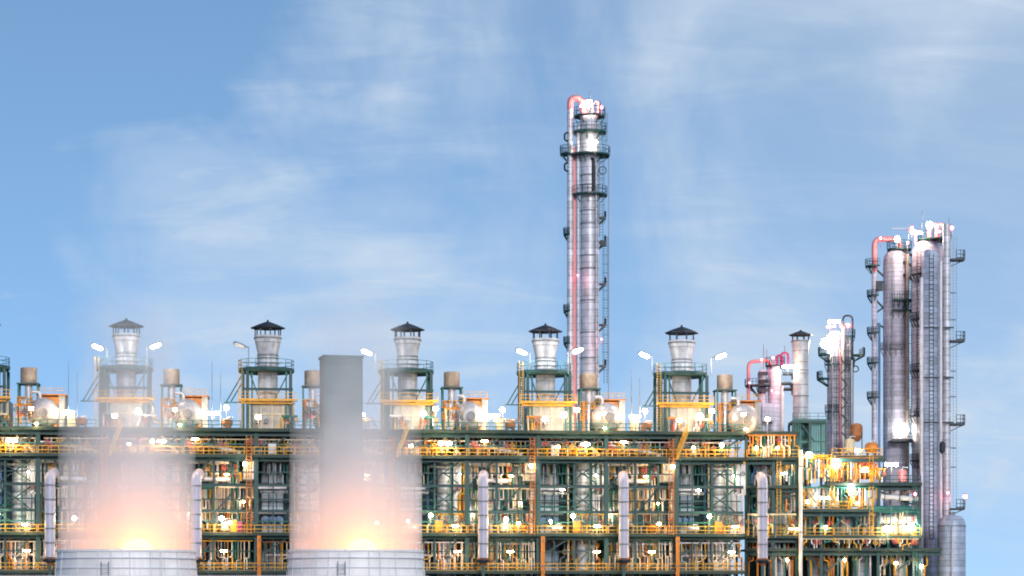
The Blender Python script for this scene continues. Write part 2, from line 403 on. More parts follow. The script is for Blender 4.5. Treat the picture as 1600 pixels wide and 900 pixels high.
MB().rail((vx - 1.4, ys - 1.28, Z(640, ys)), (vx + 1.4, ys - 1.28, Z(640, ys)), 1.0, 1.0, .08).rail((vx - 1.4, ys - 1.28, Z(658, ys)), (vx + 1.4, ys - 1.28, Z(658, ys)), 1.0, 1.0, .08).build('guard_rail', 'yellow', vs)
for q, (a, b2) in enumerate(((638, 660), (655, 640))): MB().bar((vx - 1.25, ys - 1.2, Z(a, ys)), (vx + 1.25, ys - 1.2, Z(b2, ys)), .18).build('brace', 'orange', vs)
for dx, cc in ((-1.0, 'orange'), (-.3, 'pipe'), (.75, 'orange')):
    MB().bent([(vx + dx, ys - 1.7, ZD['top'] + .05), (vx + dx, ys - 1.7, Z(636 + dx * 6, ys)), (vx + dx * .4, ys - .3, Z(630, ys))], .17).build('riser', cc, vs)
spread(vs, 'tan drum shaped silencer on a green stand', (1, 2, 3, 4, 5, 6), 'vent silencers on the top deck')
sh = thing('equipment_shelter', 'shelter', (X(745, YD + 2), YD + 2, ZD['top']))
ys = YD + 1.0
MB().box(X(722, ys), X(758, ys), ys, ys + 4, Z(640, ys), Z(627, ys)).build('panel', 'orange', sh)
MB().box(X(752, ys), X(761, ys), ys - .3, ys + 4.2, ZD['top'] + .01, Z(625, ys)).build('wall', 'boxw', sh)
MB().box(X(718, ys), X(763, ys), ys - .5, ys + 4.4, Z(625, ys) + .01, Z(624, ys) + .1).build('roof', 'orange', sh)
MB().bar((X(720, ys), ys - .3, ZD['top'] + .01), (X(720, ys), ys - .3, Z(625, ys)), .16).build('post', 'orange', sh)
MB().box(X(744, ys), X(751, ys), ys - .9, ys - .35, ZD['top'] + .01, Z(656, ys)).build('cabinet', 'orange', sh)
MB().rail((X(722, ys), ys - .4, Z(624, ys) + .1), (X(760, ys), ys - .4, Z(624, ys) + .1), .8, .8, .06, False).build('guard_rail', 'yellow', sh)
spread(sh, 'orange panelled shelter with a pale end wall', (1, 2, 3, 4, 5, 6), 'equipment shelters on the top deck')
# ---- pale downcomer in front
YP = 304.5
px_ = X(745, YP)
dn = thing('downcomer_pipe', 'pipe', (px_, YP, 0))
rr = .68; zt = Z(748, YP)
MB().bent([(px_, YP, Z(872, YP)), (px_, YP, zt), (px_ + .3, YP + 2.6, zt + .55)], rr, 1.0, 20).build('duct', 'pale', dn)
for py in (806, 762, 784, 828, 850): MB().lathe((px_, YP, Z(py, YP)), [(rr, -.1), (rr + .07, -.1), (rr + .07, .1), (rr, .1)], 20, cap=False).build('band', 'grey', dn)
MB().lathe((px_, YP, 0), [(.3, Z(884, YP)), (.45, Z(881, YP)), (rr + .02, Z(872, YP) + .02)], 20).build('cone', 'rust', dn)
MB().lathe((px_, YP, 0), [(.95, Z(879, YP)), (1.0, Z(877, YP)), (1.0, Z(875, YP)), (.7, Z(874, YP))], 16).build('collar', 'cap', dn)
MB().bar((px_, YP, 0), (px_, YP, Z(884, YP)), .4).build('post', 'green', dn)
MB().bar((px_ - .6, YP + .3, Z(806, YP)), (px_ - .6, YF - 1, Z(806, YP)), .12).build('bracket', 'green', dn)
spread(dn, 'fat pale lavender downcomer with a rounded top', (1, 2, 3, 4, 5, 6), 'pale downcomers hung in front of the decks')
# ---- flue duct, headers, transfer line
YU = 311.5
fd = thing('flue_duct', 'duct', (X(910, YU), YU, 0))
MB().lathe((X(910, YU), YU, 0), [(1.0, 0), (1.0, Z(722, YU))], 20).build('duct', 'stackm', fd)
for py in (735, 760, 798, 822, 860): MB().lathe((X(910, YU), YU, Z(py, YU)), [(1, -.1), (1.1, -.1), (1.1, .1), (1, .1)], 20, cap=False).build('flange', 'grey', fd)
spread(fd, 'upright pale round duct behind crossed braces', ALLB, 'upright flue ducts')
def pipe(name, cat, pts, r, m, label, bays=ALLB, group=None, flanges=True, n=12):
    pts = [Vector(p) for p in pts]
    t = thing(name, cat, pts[0])
    MB().bent(pts, r, None, n).build('duct' if r > .3 else 'run', m, t)
    if flanges:
        a, b = pts[0], pts[-1]
        if len(pts) == 2:
            d = b - a; ax = d.normalized()
            for f_ in (.08, .5, .92):
                c = a + d * f_
                MB().tube([c - ax * .07, c + ax * .07], r * 1.3 + .03, n).build('flange', 'grey', t)
    return spread(t, label, bays, group)
g = 'horizontal ducts under the second deck'
pipe('header_duct', 'duct', [at(728, 723, 309.5), at(793, 723, 309.5)], .42, 'pipe', 'thick grey header duct just under the second deck', group=g)
pipe('header_duct', 'duct', [at(752, 751, 309.8), at(795, 752, 309.8)], .34, 'pipe', 'grey header duct beside the downcomer top', group=g)
pipe('header_duct', 'duct', [at(842, 770, 310.4), at(884, 770, 310.4)], .24, 'pipe', 'slim grey duct crossing the firebox front', group=g)
g = 'sloping transfer lines'
pipe('transfer_line', 'pipe', [at(726, 697, 309.2), at(770, 700, 309.2), at(812, 711, 309.2)], .30, 'white', 'white transfer line sloping under the top deck', group=g)
pipe('transfer_line', 'pipe', [at(690, 686, 309.4), at(706, 700, 309.4), at(716, 712, 309.4)], .22, 'cream', 'short cream transfer line curving down', group=g, bays=(1, 2, 3, 4, 5))
# ---- caged ladder (orange)
lt = thing('caged_ladder', 'ladder', (X(825, 307), 306.6, ZD['low']))
yl = 306.6; xl = X(825, yl); m = MB()
for dx in (-.3, .3): m.bar((xl + dx, yl, Z(835, yl)), (xl + dx, yl, Z(684, yl)), .1)
z = Z(834, yl)
while z < Z(685, yl): m.bar((xl - .3, yl, z), (xl + .3, yl, z), .06); z += .4
m.build('ladder_frame', 'orange', lt)
m = MB(); z = Z(812, yl)
while z < Z(684, yl):
    hp = [Vector((xl + .42 * math.cos(t), yl - .1 - .6 * math.sin(t), z)) for t in [i * math.pi / 6 for i in range(7)]]
    for i in range(6): m.bar(hp[i], hp[i + 1], .06, .08)
    z += 1.1
for t in (.5, 1.57, 2.6): m.bar((xl + .42 * math.cos(t), yl - .1 - .6 * math.sin(t), Z(812, yl)), (xl + .42 * math.cos(t), yl - .1 - .6 * math.sin(t), Z(684, yl)), .06)
m.build('cage_frame', 'rust', lt)
spread(lt, 'orange caged ladder climbing between the decks', ALLB, 'caged ladders up the furnace front')
pipe('riser_pipe', 'pipe', [at(838, 930, 306.4), at(838, 838, 306.4)], .26, 'orange', 'orange riser below the lower gallery', (0, 2, 3, 4, 5), 'riser pipes of the furnace bays')
# ---- stair flights
sf = thing('stair_flight', 'stairs', (X(838, 306.8), 306.8, ZD['deck2'])); m = MB()
for s_ in (0, .9): m.bar(at(833, 716, 306.9 - s_), at(850, 640 + 33, 306.9 - s_), .1, .3)
m.build('stringer_frame', 'yellow', sf); m = MB()
for i in range(14):
    p = at(833, 716, 306.4).lerp(at(850, 673, 306.4), i / 13); m.box(p.x - .16, p.x + .16, 306.0, 306.9, p.z - .04, p.z + .04)
m.build('tread', 'yellow', sf)
m = MB()
for s_ in (0, .9):
    a, b2 = at(833, 716, 306.9 - s_), at(850, 673, 306.9 - s_); up = Vector((0, 0, 1.05))
    m.bar(a + up, b2 + up, .08); m.bar(a + up * .5, b2 + up * .5, .06)
    for i in range(5): p = a.lerp(b2, i / 4); m.bar(p, p + up, .07)
m.build('guard_rail', 'yellow', sf)
spread(sf, 'steep yellow stair up to the top deck', (1, 3, 5), 'yellow stair flights')
# ---- instrument cabin
ic = thing('instrument_cabin', 'cabin', (X(826, 308.9), 308.9, Z(753, 308.9)))
y = 308.5
MB().box(X(816, y), X(834, y), y, y + 2.2, Z(752, y), Z(723, y)).build('wall', 'cream', ic)
MB().box(X(814, y), X(836, y), y - .15, y + 2.3, Z(723, y) + .003, Z(721.5, y) + .05).build('roof', 'yellow', ic)
MB().box(X(813, y), X(837, y), y - .9, y + 2.4, Z(752, y) - .2, Z(752, y) - .004).build('base_plate', 'green', ic)
wf = MB().box(X(819, y), X(823, y), y - .06, y - .003, Z(735, y), Z(727, y)).build('window', 'grey', ic)
MB().box(X(827, y), X(832, y), y - .06, y - .003, Z(751, y), Z(730, y)).build('door', 'white', ic)
spread(ic, 'lit cream instrument cabin beside the orange ladder', (0, 2, 4, 5), 'instrument cabins under the second deck')
# ---- manifolds: header with drops
def manifold(px0, px1, py, ybot, Y, n_, r, m, label, bays=ALLB, jitter=2, seed=1, mats=None, wheels=True):
    q = random.Random(seed)
    t = thing('pipe_manifold', 'manifold', at(px0, py, Y))
    MB().tube([at(px0, py, Y), at(px1, py, Y)], r * 1.5, 10).build('header', m, t)
    for i in range(n_):
        px = px0 + (px1 - px0) * (i + .5) / n_ + q.uniform(-jitter, jitter)
        mm = q.choice(mats) if mats else m
        yb = ybot + q.uniform(-6, 6); bend = q.choice((0, 0, 4, -4, 7, -7))
        pts = [at(px, py, Y), at(px, (py + yb) / 2, Y - .25)]
        if bend: pts += [at(px + bend, (py + yb) / 2 + 1, Y - .35), at(px + bend, yb, Y - .35)]
        else: pts += [at(px, yb, Y - .25)]
        d = MB().bent(pts, r * q.uniform(.7, 1.15), None, 8).build('drop', mm, t)
        if wheels and q.random() < .6:
            zc = at(px, py + (yb - py) * q.uniform(.15, .4), Y - .5)
            w = MB().lathe(zc, [(.26, -.05), (.34, -.05), (.34, .05), (.26, .05)], 12, 'Y', cap=False).bar(zc + Vector((-.3, 0, 0)), zc + Vector((.3, 0, 0)), .06).bar(zc, zc + Vector((0, .45, 0)), .1)
            w.build('handwheel', q.choice(('red', 'yellow', 'grey', 'green')), d)
    return spread(t, label, bays, 'pipe manifolds of the furnace bays')
mx = ['pipe', 'cream', 'yellow', 'grey', 'orange', 'white']
manifold(754, 800, 764, 830, 311, 9, .14, 'pipe', 'manifold of thick drops above the lower gallery', seed=3, mats=['pipe', 'white', 'lgreen', 'white', 'cream'])
manifold(755, 815, 842, 905, 310.5, 11, .15, 'cream', 'manifold of stout drops below the lower gallery', seed=5, mats=['cream', 'yellow', 'pipe', 'rust', 'white', 'grey'])
manifold(884, 940, 842, 905, 311.0, 9, .14, 'pipe', 'manifold of mixed drops below the round duct', seed=8, mats=['cream', 'orange', 'pipe', 'lgreen', 'grey'])
manifold(727, 800, 684, 712, 312.5, 12, .12, 'cream', 'manifold of small drops under the top deck', seed=11, mats=['cream', 'pipe', 'orange', 'white'], jitter=3)
manifold(884, 940, 684, 712, 311.5, 9, .13, 'white', 'manifold of short drops behind a brace', seed=14, mats=['orange', 'white', 'yellow', 'cream'], jitter=3)
manifold(923, 945, 722, 830, 310.4, 6, .17, 'pipe', 'tall manifold of stout drops beside the round duct', seed=17, mats=['white', 'pipe', 'pipe', 'blue'])
manifold(780, 814, 722, 800, 310.6, 7, .16, 'pipe', 'tall manifold of drops behind the orange ladder', seed=21, mats=['white', 'pipe', 'lgreen', 'cream', 'rust'])
manifold(728, 742, 770, 830, 310.4, 4, .13, 'lgreen', 'short manifold next to the downcomer', seed=24, mats=['lgreen', 'grey', 'blue'])
manifold(842, 882, 684, 712, 309.8, 8, .11, 'orange', 'manifold of small drops below the furnace top', seed=27, mats=['orange', 'rust', 'cream', 'grey'])
manifold(768, 806, 656, 674, 310, 7, .1, 'grey', 'low manifold on the top deck beside the shelter', seed=31, mats=['rust', 'pipe', 'grey', 'orange'])
manifold(728, 760, 728, 762, 310.8, 6, .15, 'pipe', 'short manifold above the one beside the downcomer', seed=61, mats=['pipe', 'white', 'grey', 'cream'])
manifold(757, 812, 727, 760, 310.2, 9, .14, 'cream', 'manifold of short drops under the header ducts', seed=62, mats=['pipe', 'white', 'rust', 'cream', 'lgreen'])
manifold(842, 884, 842, 900, 311.0, 6, .16, 'pipe', 'stout manifold at the firebox foot', seed=63, mats=['pipe', 'white', 'grey', 'blue', 'rust'])
manifold(728, 752, 842, 900, 310.0, 6, .16, 'lgreen', 'stout manifold below the downcomer gallery', seed=64, mats=['lgreen', 'white', 'grey', 'cream', 'pipe'])
manifold(824, 846, 652, 674, 309.4, 5, .13, 'orange', 'little manifold before the furnace header doors', seed=65, mats=['orange', 'rust', 'grey', 'red', 'white'])
manifold(872, 897, 654, 674, 309.4, 5, .12, 'cream', 'little manifold at the furnace top corner', seed=66, mats=['cream', 'rust', 'grey', 'orange'])
manifold(727, 772, 766, 798, 309.2, 12, .07, 'lgreen', 'fine manifold of thin tubes beside the downcomer', seed=71, mats=['lgreen', 'white', 'cream', 'yellow'], wheels=False)
manifold(773, 830, 764, 800, 309.4, 16, .07, 'white', 'fine manifold of hair thin tubes by the ladder', seed=72, mats=['lgreen', 'white', 'cream', 'pipe', 'blue'], wheels=False)
manifold(842, 884, 724, 760, 309.6, 9, .06, 'lgreen', 'fine manifold of thin tubes before the firebox', seed=73, mats=['lgreen', 'pipe', 'grey'], wheels=False)
manifold(886, 942, 804, 834, 309.0, 15, .08, 'yellow', 'fine manifold of tubes at the gallery railing', seed=74, mats=['yellow', 'cream', 'lgreen', 'orange'], wheels=True)
manifold(727, 834, 802, 834, 309.6, 24, .08, 'cream', 'long fine manifold of tubes above the gallery', seed=75, mats=['cream', 'yellow', 'lgreen', 'white', 'orange'], wheels=True)
manifold(727, 834, 846, 900, 308.7, 22, .07, 'lgreen', 'long fine manifold of thin tubes below the gallery', seed=76, mats=['cream', 'yellow', 'lgreen', 'white', 'grey'], wheels=False)
manifold(842, 942, 848, 900, 308.7, 20, .07, 'cream', 'long fine manifold of mixed tubes below the gallery', seed=77, mats=['cream', 'yellow', 'lgreen', 'white', 'orange'], wheels=False)
manifold(727, 940, 690, 713, 308.8, 30, .06, 'cream', 'long fine manifold of tubes between the upper decks', seed=78, mats=['cream', 'yellow', 'lgreen', 'white', 'orange'], wheels=True)
manifold(690, 722, 640, 673, 309.2, 9, .09, 'orange', 'little manifold around the foot of the silencer stand', bays=(1, 2, 3, 4, 5, 6), seed=79, mats=['orange', 'yellow', 'cream', 'rust'])
# ---- separate risers and cross pipes
g = 'riser pipes of the furnace bays'
for i, (px, y0, y1, Y, r, m, lab) in enumerate((
    (733, 900, 722, 310.2, .17, 'grey', 'grey riser next to the outer frame column'),
    (768, 900, 724, 311.6, .20, 'pipe', 'silver riser behind the downcomer'),
    (802, 905, 680, 310.0, .16, 'lgreen', 'light green riser running past both decks'),
    (809, 905, 724, 311.0, .24, 'pipe', 'thick silver riser beside the orange ladder'),
    (832, 900, 756, 309.4, .14, 'white', 'thin white riser below the cabin corner'),
    (884, 905, 724, 312.2, .16, 'blue', 'blue riser at the firebox edge'),
    (891, 900, 640, 310.3, .13, 'cream', 'thin cream riser rising to the furnace top'),
    (929, 905, 680, 310.6, .20, 'pipe', 'silver riser between round duct and frame column'),
    (936, 900, 724, 311.4, .14, 'rust', 'rusty riser beside the frame column'))):
    pipe('riser_pipe', 'pipe', [at(px, y0, Y), at(px, y1, Y)], r, m, lab, ALLB, g, n=8)
g = 'cross pipes of the furnace bays'
for (pa, pb, py, Y, r, m, lab) in (
    (727, 834, 742, 312.0, .15, 'grey', 'grey cross pipe under the header duct'),
    (727, 940, 792, 310.8, .13, 'lgreen', 'long green cross pipe above the lower gallery'),
    (884, 940, 730, 310.5, .16, 'pipe', 'silver cross pipe in front of the round duct'),
    (727, 834, 850, 309.4, .16, 'pipe', 'silver cross pipe below the lower gallery'),
    (842, 940, 868, 309.2, .14, 'white', 'white cross pipe at the foot of the firebox'),
    (727, 836, 884, 308.9, .12, 'white', 'white cross pipe above the lowest gallery'),
    (842, 940, 690, 310.0, .15, 'cream', 'cream cross pipe below the top deck'),
    (727, 812, 706, 311.0, .2, 'orange', 'orange cross pipe behind the transfer line')):
    pipe('cross_pipe', 'pipe', [at(pa, py, Y), at(pb, py, Y)], r, m, lab, ALLB, g, n=8)
# ---- small equipment standing on decks
def small_vessel(px, py_base, h_px, w_px, Y, m, label, bays=ALLB, horiz=False, name='small_vessel'):
    b = at(px, py_base, Y); t = thing(name, 'vessel', b); r = w_px / 2 / F * Y; h = h_px / F * Y
    if horiz:
        L = w_px / F * Y; r = h * .38; c = b + Vector((0, 0, h * .6))
        MB().lathe(c, [(.01, -L/2), (r * .7, -L/2 + r * .2), (r, -L/2 + r * .6), (r, L/2 - r * .6), (r * .7, L/2 - r * .2), (.01, L/2)], 16, 'X').build('shell', m, t)
        for dx in (-L * .28, L * .28): MB().box(c.x + dx - .1, c.x + dx + .1, Y - r * .7, Y + r * .7, b.z, c.z - r * .75).build('saddle', 'rust', t)
    else:
        MB().lathe(b, [(r, h * .18), (r, h * .82), (r * .8, h * .94), (.01, h)], 16).build('shell', m, t)
        for j in range(4):
            a = j * math.pi / 2 + .78; MB().bar(b + Vector((r * .9 * math.cos(a), r * .9 * math.sin(a), 0)), b + Vector((r * .9 * math.cos(a), r * .9 * math.sin(a), h * .3)), .1).build('leg', 'green', t)
    MB().bent([b + Vector((0, -.05, h * .9)), b + Vector((0, -.05, h * 1.1)), b + Vector((.7, .3, h * 1.1))], .09, None, 8).build('nozzle', 'pipe', t)
    return spread(t, label, bays, 'small vessels on the decks')
small_vessel(790, 674, 16, 18, 309.6, 'rust', 'squat rusty vessel on the top deck', (1, 2, 4, 5), True)
small_vessel(905, 714, 18, 26, 309.6, 'orange', 'orange vessel lying on the second deck', (0, 1, 3, 4, 5), True)
small_vessel(745, 714, 16, 24, 309.4, 'rust', 'rusty vessel lying on the second deck', (1, 2, 4, 5), True)
small_vessel(868, 714, 20, 12, 309.0, 'cream', 'upright cream vessel on the second deck', (1, 3, 4, 5))
small_vessel(784, 834, 20, 14, 309.0, 'white', 'upright white vessel on the lower gallery', (0, 2, 3, 4))
small_vessel(806, 834, 15, 22, 309.0, 'orange', 'orange vessel lying on the lower gallery', (1, 4, 5), True)
small_vessel(862, 834, 14, 20, 308.6, 'pipe', 'silver vessel lying before the firebox', (0, 3, 4, 5), True)
def cabinet(px, pyb, w, h, Y, m, label, bays):
    b = at(px, pyb, Y); t = thing('control_cabinet', 'cabinet', b); w = w / F * Y; h = h / F * Y
    MB().box(b.x - w/2, b.x + w/2, Y, Y + .7, b.z + .15, b.z + h).build('body', m, t)
    MB().box(b.x - w/2 + .08, b.x + w/2 - .08, Y - .05, Y - .003, b.z + .25, b.z + h - .1).build('door', m, t)
    MB().box(b.x - w/2 - .08, b.x + w/2 + .08, Y - .12, Y + .75, b.z + h + .002, b.z + h + .08).build('roof', 'grey', t)
    for dx in (-w * .4, w * .4): MB().box(b.x + dx - .05, b.x + dx + .05, Y + .1, Y + .6, b.z, b.z + .149).build('foot', 'grey', t)
    return spread(t, label, bays, 'control cabinets on the decks')
cabinet(815, 834, 9, 17, 307.8, 'magenta', 'magenta control cabinet by the orange ladder foot', (2,))
cabinet(806, 834, 9, 20, 307.8, 'yellow', 'yellow control cabinet by the orange ladder foot', (2,))
cabinet(899, 834, 12, 20, 307.9, 'orange', 'orange control cabinet below the crossed braces', (3, 4, 5))
cabinet(775, 674, 12, 20, 308.6, 'cream', 'cream control cabinet on the top deck', (1, 3, 4, 5))
cabinet(790, 674, 8, 14, 308.4, 'rust', 'small rusty control cabinet on the top deck', (0, 2, 5))
cabinet(858, 714, 12, 18, 308.0, 'white', 'white control cabinet on the second deck', (0, 2, 4))
# ---- lightning rods
for (px, y0, lab) in ((768, 570, 'tall thin lightning rod beside the shelter'), (781, 588, 'shorter lightning rod between shelter and stack tower')):
    t = thing('lightning_rod', 'lightning rod', at(px, 674, 310))
    MB().tube([at(px, 674, 310), at(px, (y0 + 674) / 2, 310), at(px, y0, 310)], [.09, .06, .025], 6).build('rod', 'grey', t)
    MB().lathe(at(px, 674, 310), [(.2, .001), (.2, .1), (.08, .3)], 8).build('base', 'grey', t)
    spread(t, lab, (1, 2, 3, 5), 'lightning rods on the top deck')
# ---- work lamps
def work_lamp(px, py, Y, c='warm', W=160, r=.24, post=1.6, name='work_lamp', bays=ALLB, label='', mk=None):
    p = at(px, py, Y); t = thing(name, 'lamp', p - Vector((0, 0, post)))
    MB().bar(p - Vector((0, 0, post)), p - Vector((0, 0, r * .9)), .08).build('post', 'grey', t)
    if Y < 307: MB().bar(p - Vector((0, 0, post * .8)), Vector((p.x, 307.3, p.z - post)), .08).build('bracket', 'grey', t)
    shape = int(px * 7 + py * 3) % 3; r *= .95
    if c == 'red' or shape == 0 or r > .38:
        MB().lathe(p, [(.01, -r), (r * .7, -r * .7), (r, 0), (r * .7, r * .7), (.01, r)], 12).build('globe', E[c], t)
        MB().lathe(p + Vector((0, 0, r)), [(r * .9, -.02), (r * .6, .12), (.05, .2)], 10).build('hood', 'grey', t)
    elif shape == 1:
        MB().tube([p + Vector((-r * 2.2, -.1, 0)), p + Vector((r * 2.2, -.1, 0))], r * .45, 8).build('tube_lens', E[c], t)
        MB().box(p.x - r * 2.4, p.x + r * 2.4, p.y - .12, p.y + .15, p.z + r * .45, p.z + r * .7).build('hood', 'grey', t)
    else:
        a_ = R(18); n_ = Vector((0, -math.cos(a_), -math.sin(a_)))
        MB().bar(p, p + n_ * .08, r * 2.2, r * 1.5).build('lens', E[c], t)
        MB().bar(p - n_ * .3, p - n_ * .004, r * 2.5, r * 1.8).build('housing', 'grey', t)
    lamp_light(t, p + Vector((0, -.35 - r, -.1)), c, W, .3)
    if mk is not None:
        return mk(t)
    return spread(t, label, bays, 'work lamps along the decks')
for (px, py, Y, c, W, r, post, bays, lab) in (
    (874, 648, 306.9, 'white', 420, .42, 2.0, (1, 3, 4, 5), 'bright work lamp before the furnace top'),
    (842, 655, 306.9, 'warm', 380, .32, 1.5, (0, 1, 2, 4, 5), 'work lamp beside the furnace header door'),
    (896, 640, 309.2, 'warm', 351, .3, 2.0, (3, 4, 5), 'warm work lamp by the furnace top corner'),
    (716, 645, 306.9, 'warm', 351, .25, 2.0, (1, 2, 3, 4, 5, 6), 'warm work lamp before the silencer stand'),
    (764, 652, 308.0, 'warm', 300, .25, 2.0, (1, 4, 5, 6), 'warm work lamp beside the pale shelter wall'),
    (722, 668, 306.9, 'warm', 200, .16, .5, (1, 2, 4, 5, 6), 'low warm work lamp under the drum end'),  # added lamp, turns the underside of the drum orange
    (772, 650, 309, 'white', 243, .36, 2.2, (1, 2, 3, 4, 5), 'white work lamp between shelter and stack tower'),
    (786, 641, 310, 'white', 202, .34, 2.6, (2, 4, 5), 'taller white work lamp on the top deck'),
    (691, 694, 306.4, 'white', 270, .26, 1.2, (1, 2, 4, 5), 'work lamp over the cream transfer line'),
    (748, 690, 306.9, 'warm', 270, .2, 1.2, (0, 1, 2, 4, 5), 'warm work lamp over the white transfer line'),
    (903, 694, 306.4, 'warm', 432, .3, 1.2, (0, 1, 3, 4, 5), 'warm work lamp beside the diagonal brace'),
    (860, 698, 306.4, 'warm', 216, .2, 1.0, (1, 3, 4, 5), 'warm work lamp under the furnace top'),
    (822, 728, 306.4, 'white', 229, .26, 1.2, (0, 2, 4, 5), 'work lamp in front of the cream cabin'),
    (888, 806, 306.4, 'green', 324, .28, 1.6, (0, 3, 4, 5), 'greenish work lamp beside the round duct'),
    (780, 812, 306.4, 'white', 405, .3, 1.6, ALLB, 'bright work lamp beside the downcomer'),
    (800, 818, 306.4, 'warm', 229, .2, 1.3, (2, 3, 4, 5), 'warm work lamp by the ladder foot'),
    (922, 822, 306.4, 'warm', 270, .2, 1.3, (0, 3, 4, 5), 'warm work lamp low beside the round duct'),
    (790, 862, 306.4, 'warm', 351, .2, 1.2, ALLB, 'warm work lamp among the stout drops'),
    (925, 862, 306.4, 'warm', 310, .2, 1.2, (0, 3, 4, 5), 'warm work lamp among the lower mixed drops'),
    (852, 815, 306.4, 'white', 148, .18, 1.0, (3, 4), 'small work lamp before the burners'),
    (790, 744, 308.9, 'warm', 260, .13, .9, (0, 2, 3, 4, 5), 'small warm work lamp under the header ducts'),  # added lamp to brighten the bay interior
    (930, 742, 308.9, 'white', 240, .13, .9, (0, 3, 4, 5), 'small work lamp high beside the round duct'),  # added as well, lightens the pipes by the duct
    (812, 786, 308.9, 'warm', 240, .13, .9, (2, 4, 5), 'small warm work lamp beside the ladder cage'),  # added fill lamp for the dark gap by the ladder
    (735, 800, 308.9, 'white', 240, .15, .9, (0, 2, 3, 4, 5), 'small work lamp by the short manifold'),  # added fill lamp for the inner manifold
    (868, 765, 306.4, 'white', 148, .14, 1.0, (4, 5), 'small work lamp before the firebox')):
    work_lamp(px, py, Y, c, W, r, post, bays=bays, label=lab)
exec_right = True
# ================================================================== tall column
def ring_platform(mb, rail, c, r0, r1, a0, a1, z, n=14, rh=1.1):
    c = Vector((c[0], c[1], 0)); P = []
    for i in range(n + 1):
        a = R(a0 + (a1 - a0) * i / n); d = Vector((math.cos(a), math.sin(a), 0)); P.append((c + d * r0, c + d * r1))
    for i in range(n):
        (a, b), (e, f_) = P[i], P[i + 1]; lo = Vector((0, 0, z - .22)); hi = Vector((0, 0, z))
        mb.add([a+lo, b+lo, f_+lo, e+lo, a+hi, b+hi, f_+hi, e+hi], [(3,2,1,0),(4,5,6,7),(0,1,5,4),(1,2,6,5),(2,3,7,6),(3,0,4,7)])
        rail.rail(b + hi, f_ + hi, rh, 2, .06, False)
    for i in range(0, n + 1, 3):
        a, b = P[i]; mb.bar(a + Vector((0, 0, z - 1.2)), b + Vector((0, 0, z - .2)), .1)
def column_platform(root, c, r0, r1, a0, a1, z, m='green', rh=1.1):
    a, b = MB(), MB(); ring_platform(a, b, c, r0, r1, a0, a1, z, rh=rh)
    p = a.build('platform', m, root); b.build('guard_rail', m, p); return p
def column_ladder(root, x, y, z0, z1, m='green'):
    b = MB()
    for dx in (-.25, .25): b.bar((x + dx, y, z0), (x + dx, y, z1), .07)
    z = z0 + .3
    while z < z1: b.bar((x - .25, y, z), (x + .25, y, z), .045); z += .4
    for s_ in (-.45, .45): b.bar((x + s_, y - .45, z0 + 2), (x + s_, y - .45, z1), .05)
    z = z0 + 2
    while z < z1:
        b.bar((x - .45, y, z), (x - .45, y - .45, z), .05); b.bar((x - .45, y - .45, z), (x + .45, y - .45, z), .05); b.bar((x + .45, y, z), (x + .45, y - .45, z), .05); z += 1.3
    return b.build('ladder', m, root)
Y = 340.0; cx = X(921, Y); S = F / Y
tc = thing('distillation_column', 'column', (cx, Y, 0), 'tallest slim silver column with pink lit top and side platforms')
r = 14 / S
MB().lathe((cx, Y, 0), [(r * 1.05, 0), (r * 1.05, Z(607, Y)), (r, Z(606, Y)), (r, Z(258, Y)), (r * 1.12, Z(243, Y)), (r * 1.16, Z(238, Y)), (r * 1.16, Z(196, Y)), (r * .9, Z(183, Y)), (r * .4, Z(178, Y)), (.01, Z(177, Y))], 36).build('shell', 'clad', tc)
MB().lathe((cx, Y, 0), [(r * 1.03, Z(607, Y)), (r * 1.07, Z(606, Y)), (r * 1.07, Z(587, Y)), (r * 1.03, Z(586, Y))], 36, cap=False).build('skirt', 'orange', tc)  # orange lamp light on the skirt, put into its colour
for py in (560, 520, 470, 420, 400, 350, 330, 290, 275): MB().lathe((cx, Y, Z(py, Y)), [(r, -.1), (r + .07, -.1), (r + .07, .1), (r, .1)], 36, cap=False).build('stiffener_ring', 'grey', tc)
for py, a0, a1, ro in ((181, 100, 420, 1.75), (206, 150, 400, 1.9), (242, 120, 420, 2.3), (304, 160, 400, 2.0)):
    column_platform(tc, (cx, Y), r * 1.17, r * ro if ro < 5 else ro, a0, a1, Z(py, Y))
for py in (340, 378, 443, 507, 571): column_platform(tc, (cx, Y), r, r * 1.85, -30, 15, Z(py, Y), m='grey', rh=.8)
for px, dy in ((934, 1.3), (931, 1.5)): MB().tube([(X(px, Y), Y - dy, 8), (X(px, Y), Y - dy, Z(262 + (px - 931) * 20, Y))], .13, 8).build('riser', 'clad', tc)
column_platform(tc, (cx - 30 / S, Y), .45, 1.5, 90, 270, Z(240, Y))
for py in (365, 485, 535): column_platform(tc, (cx - 29 / S, Y), .5, 1.1, 100, 260, Z(py, Y), rh=.8)
column_ladder(tc, X(946, Y), Y - .4, Z(600, Y), Z(372, Y)); column_ladder(tc, X(939, Y), Y - 1.1, Z(372, Y), Z(243, Y)); column_ladder(tc, X(944, Y), Y - .5, Z(243, Y), Z(178, Y))
MB().bar((X(951, Y), Y + .4, Z(640, Y)), (X(951, Y), Y + .4, Z(243, Y)), .13).build('riser', 'grey', tc)
p1 = MB().tube([(X(891, Y), Y - .3, 8), (X(891, Y), Y - .3, Z(172, Y))], 5.0 / S, 16).build('overhead_pipe', 'clad', tc)
MB().bent([(X(891, Y), Y - .3, Z(172, Y) + .003), (X(891, Y), Y - .3, Z(154, Y)), (X(908, Y), Y - .3, Z(154, Y)), (X(912, Y), Y, Z(178, Y))], 5.0 / S, 1.3, 16).build('overhead_bend', 'pink', tc)  # top arc kept separate, red glow painted on as pink
MB().bent([(X(903, Y), Y - .6, 8), (X(903, Y), Y - .6, Z(200, Y)), (X(910, Y), Y - .4, Z(196, Y))], 2.4 / S, None, 12).build('side_pipe', 'clad', tc)
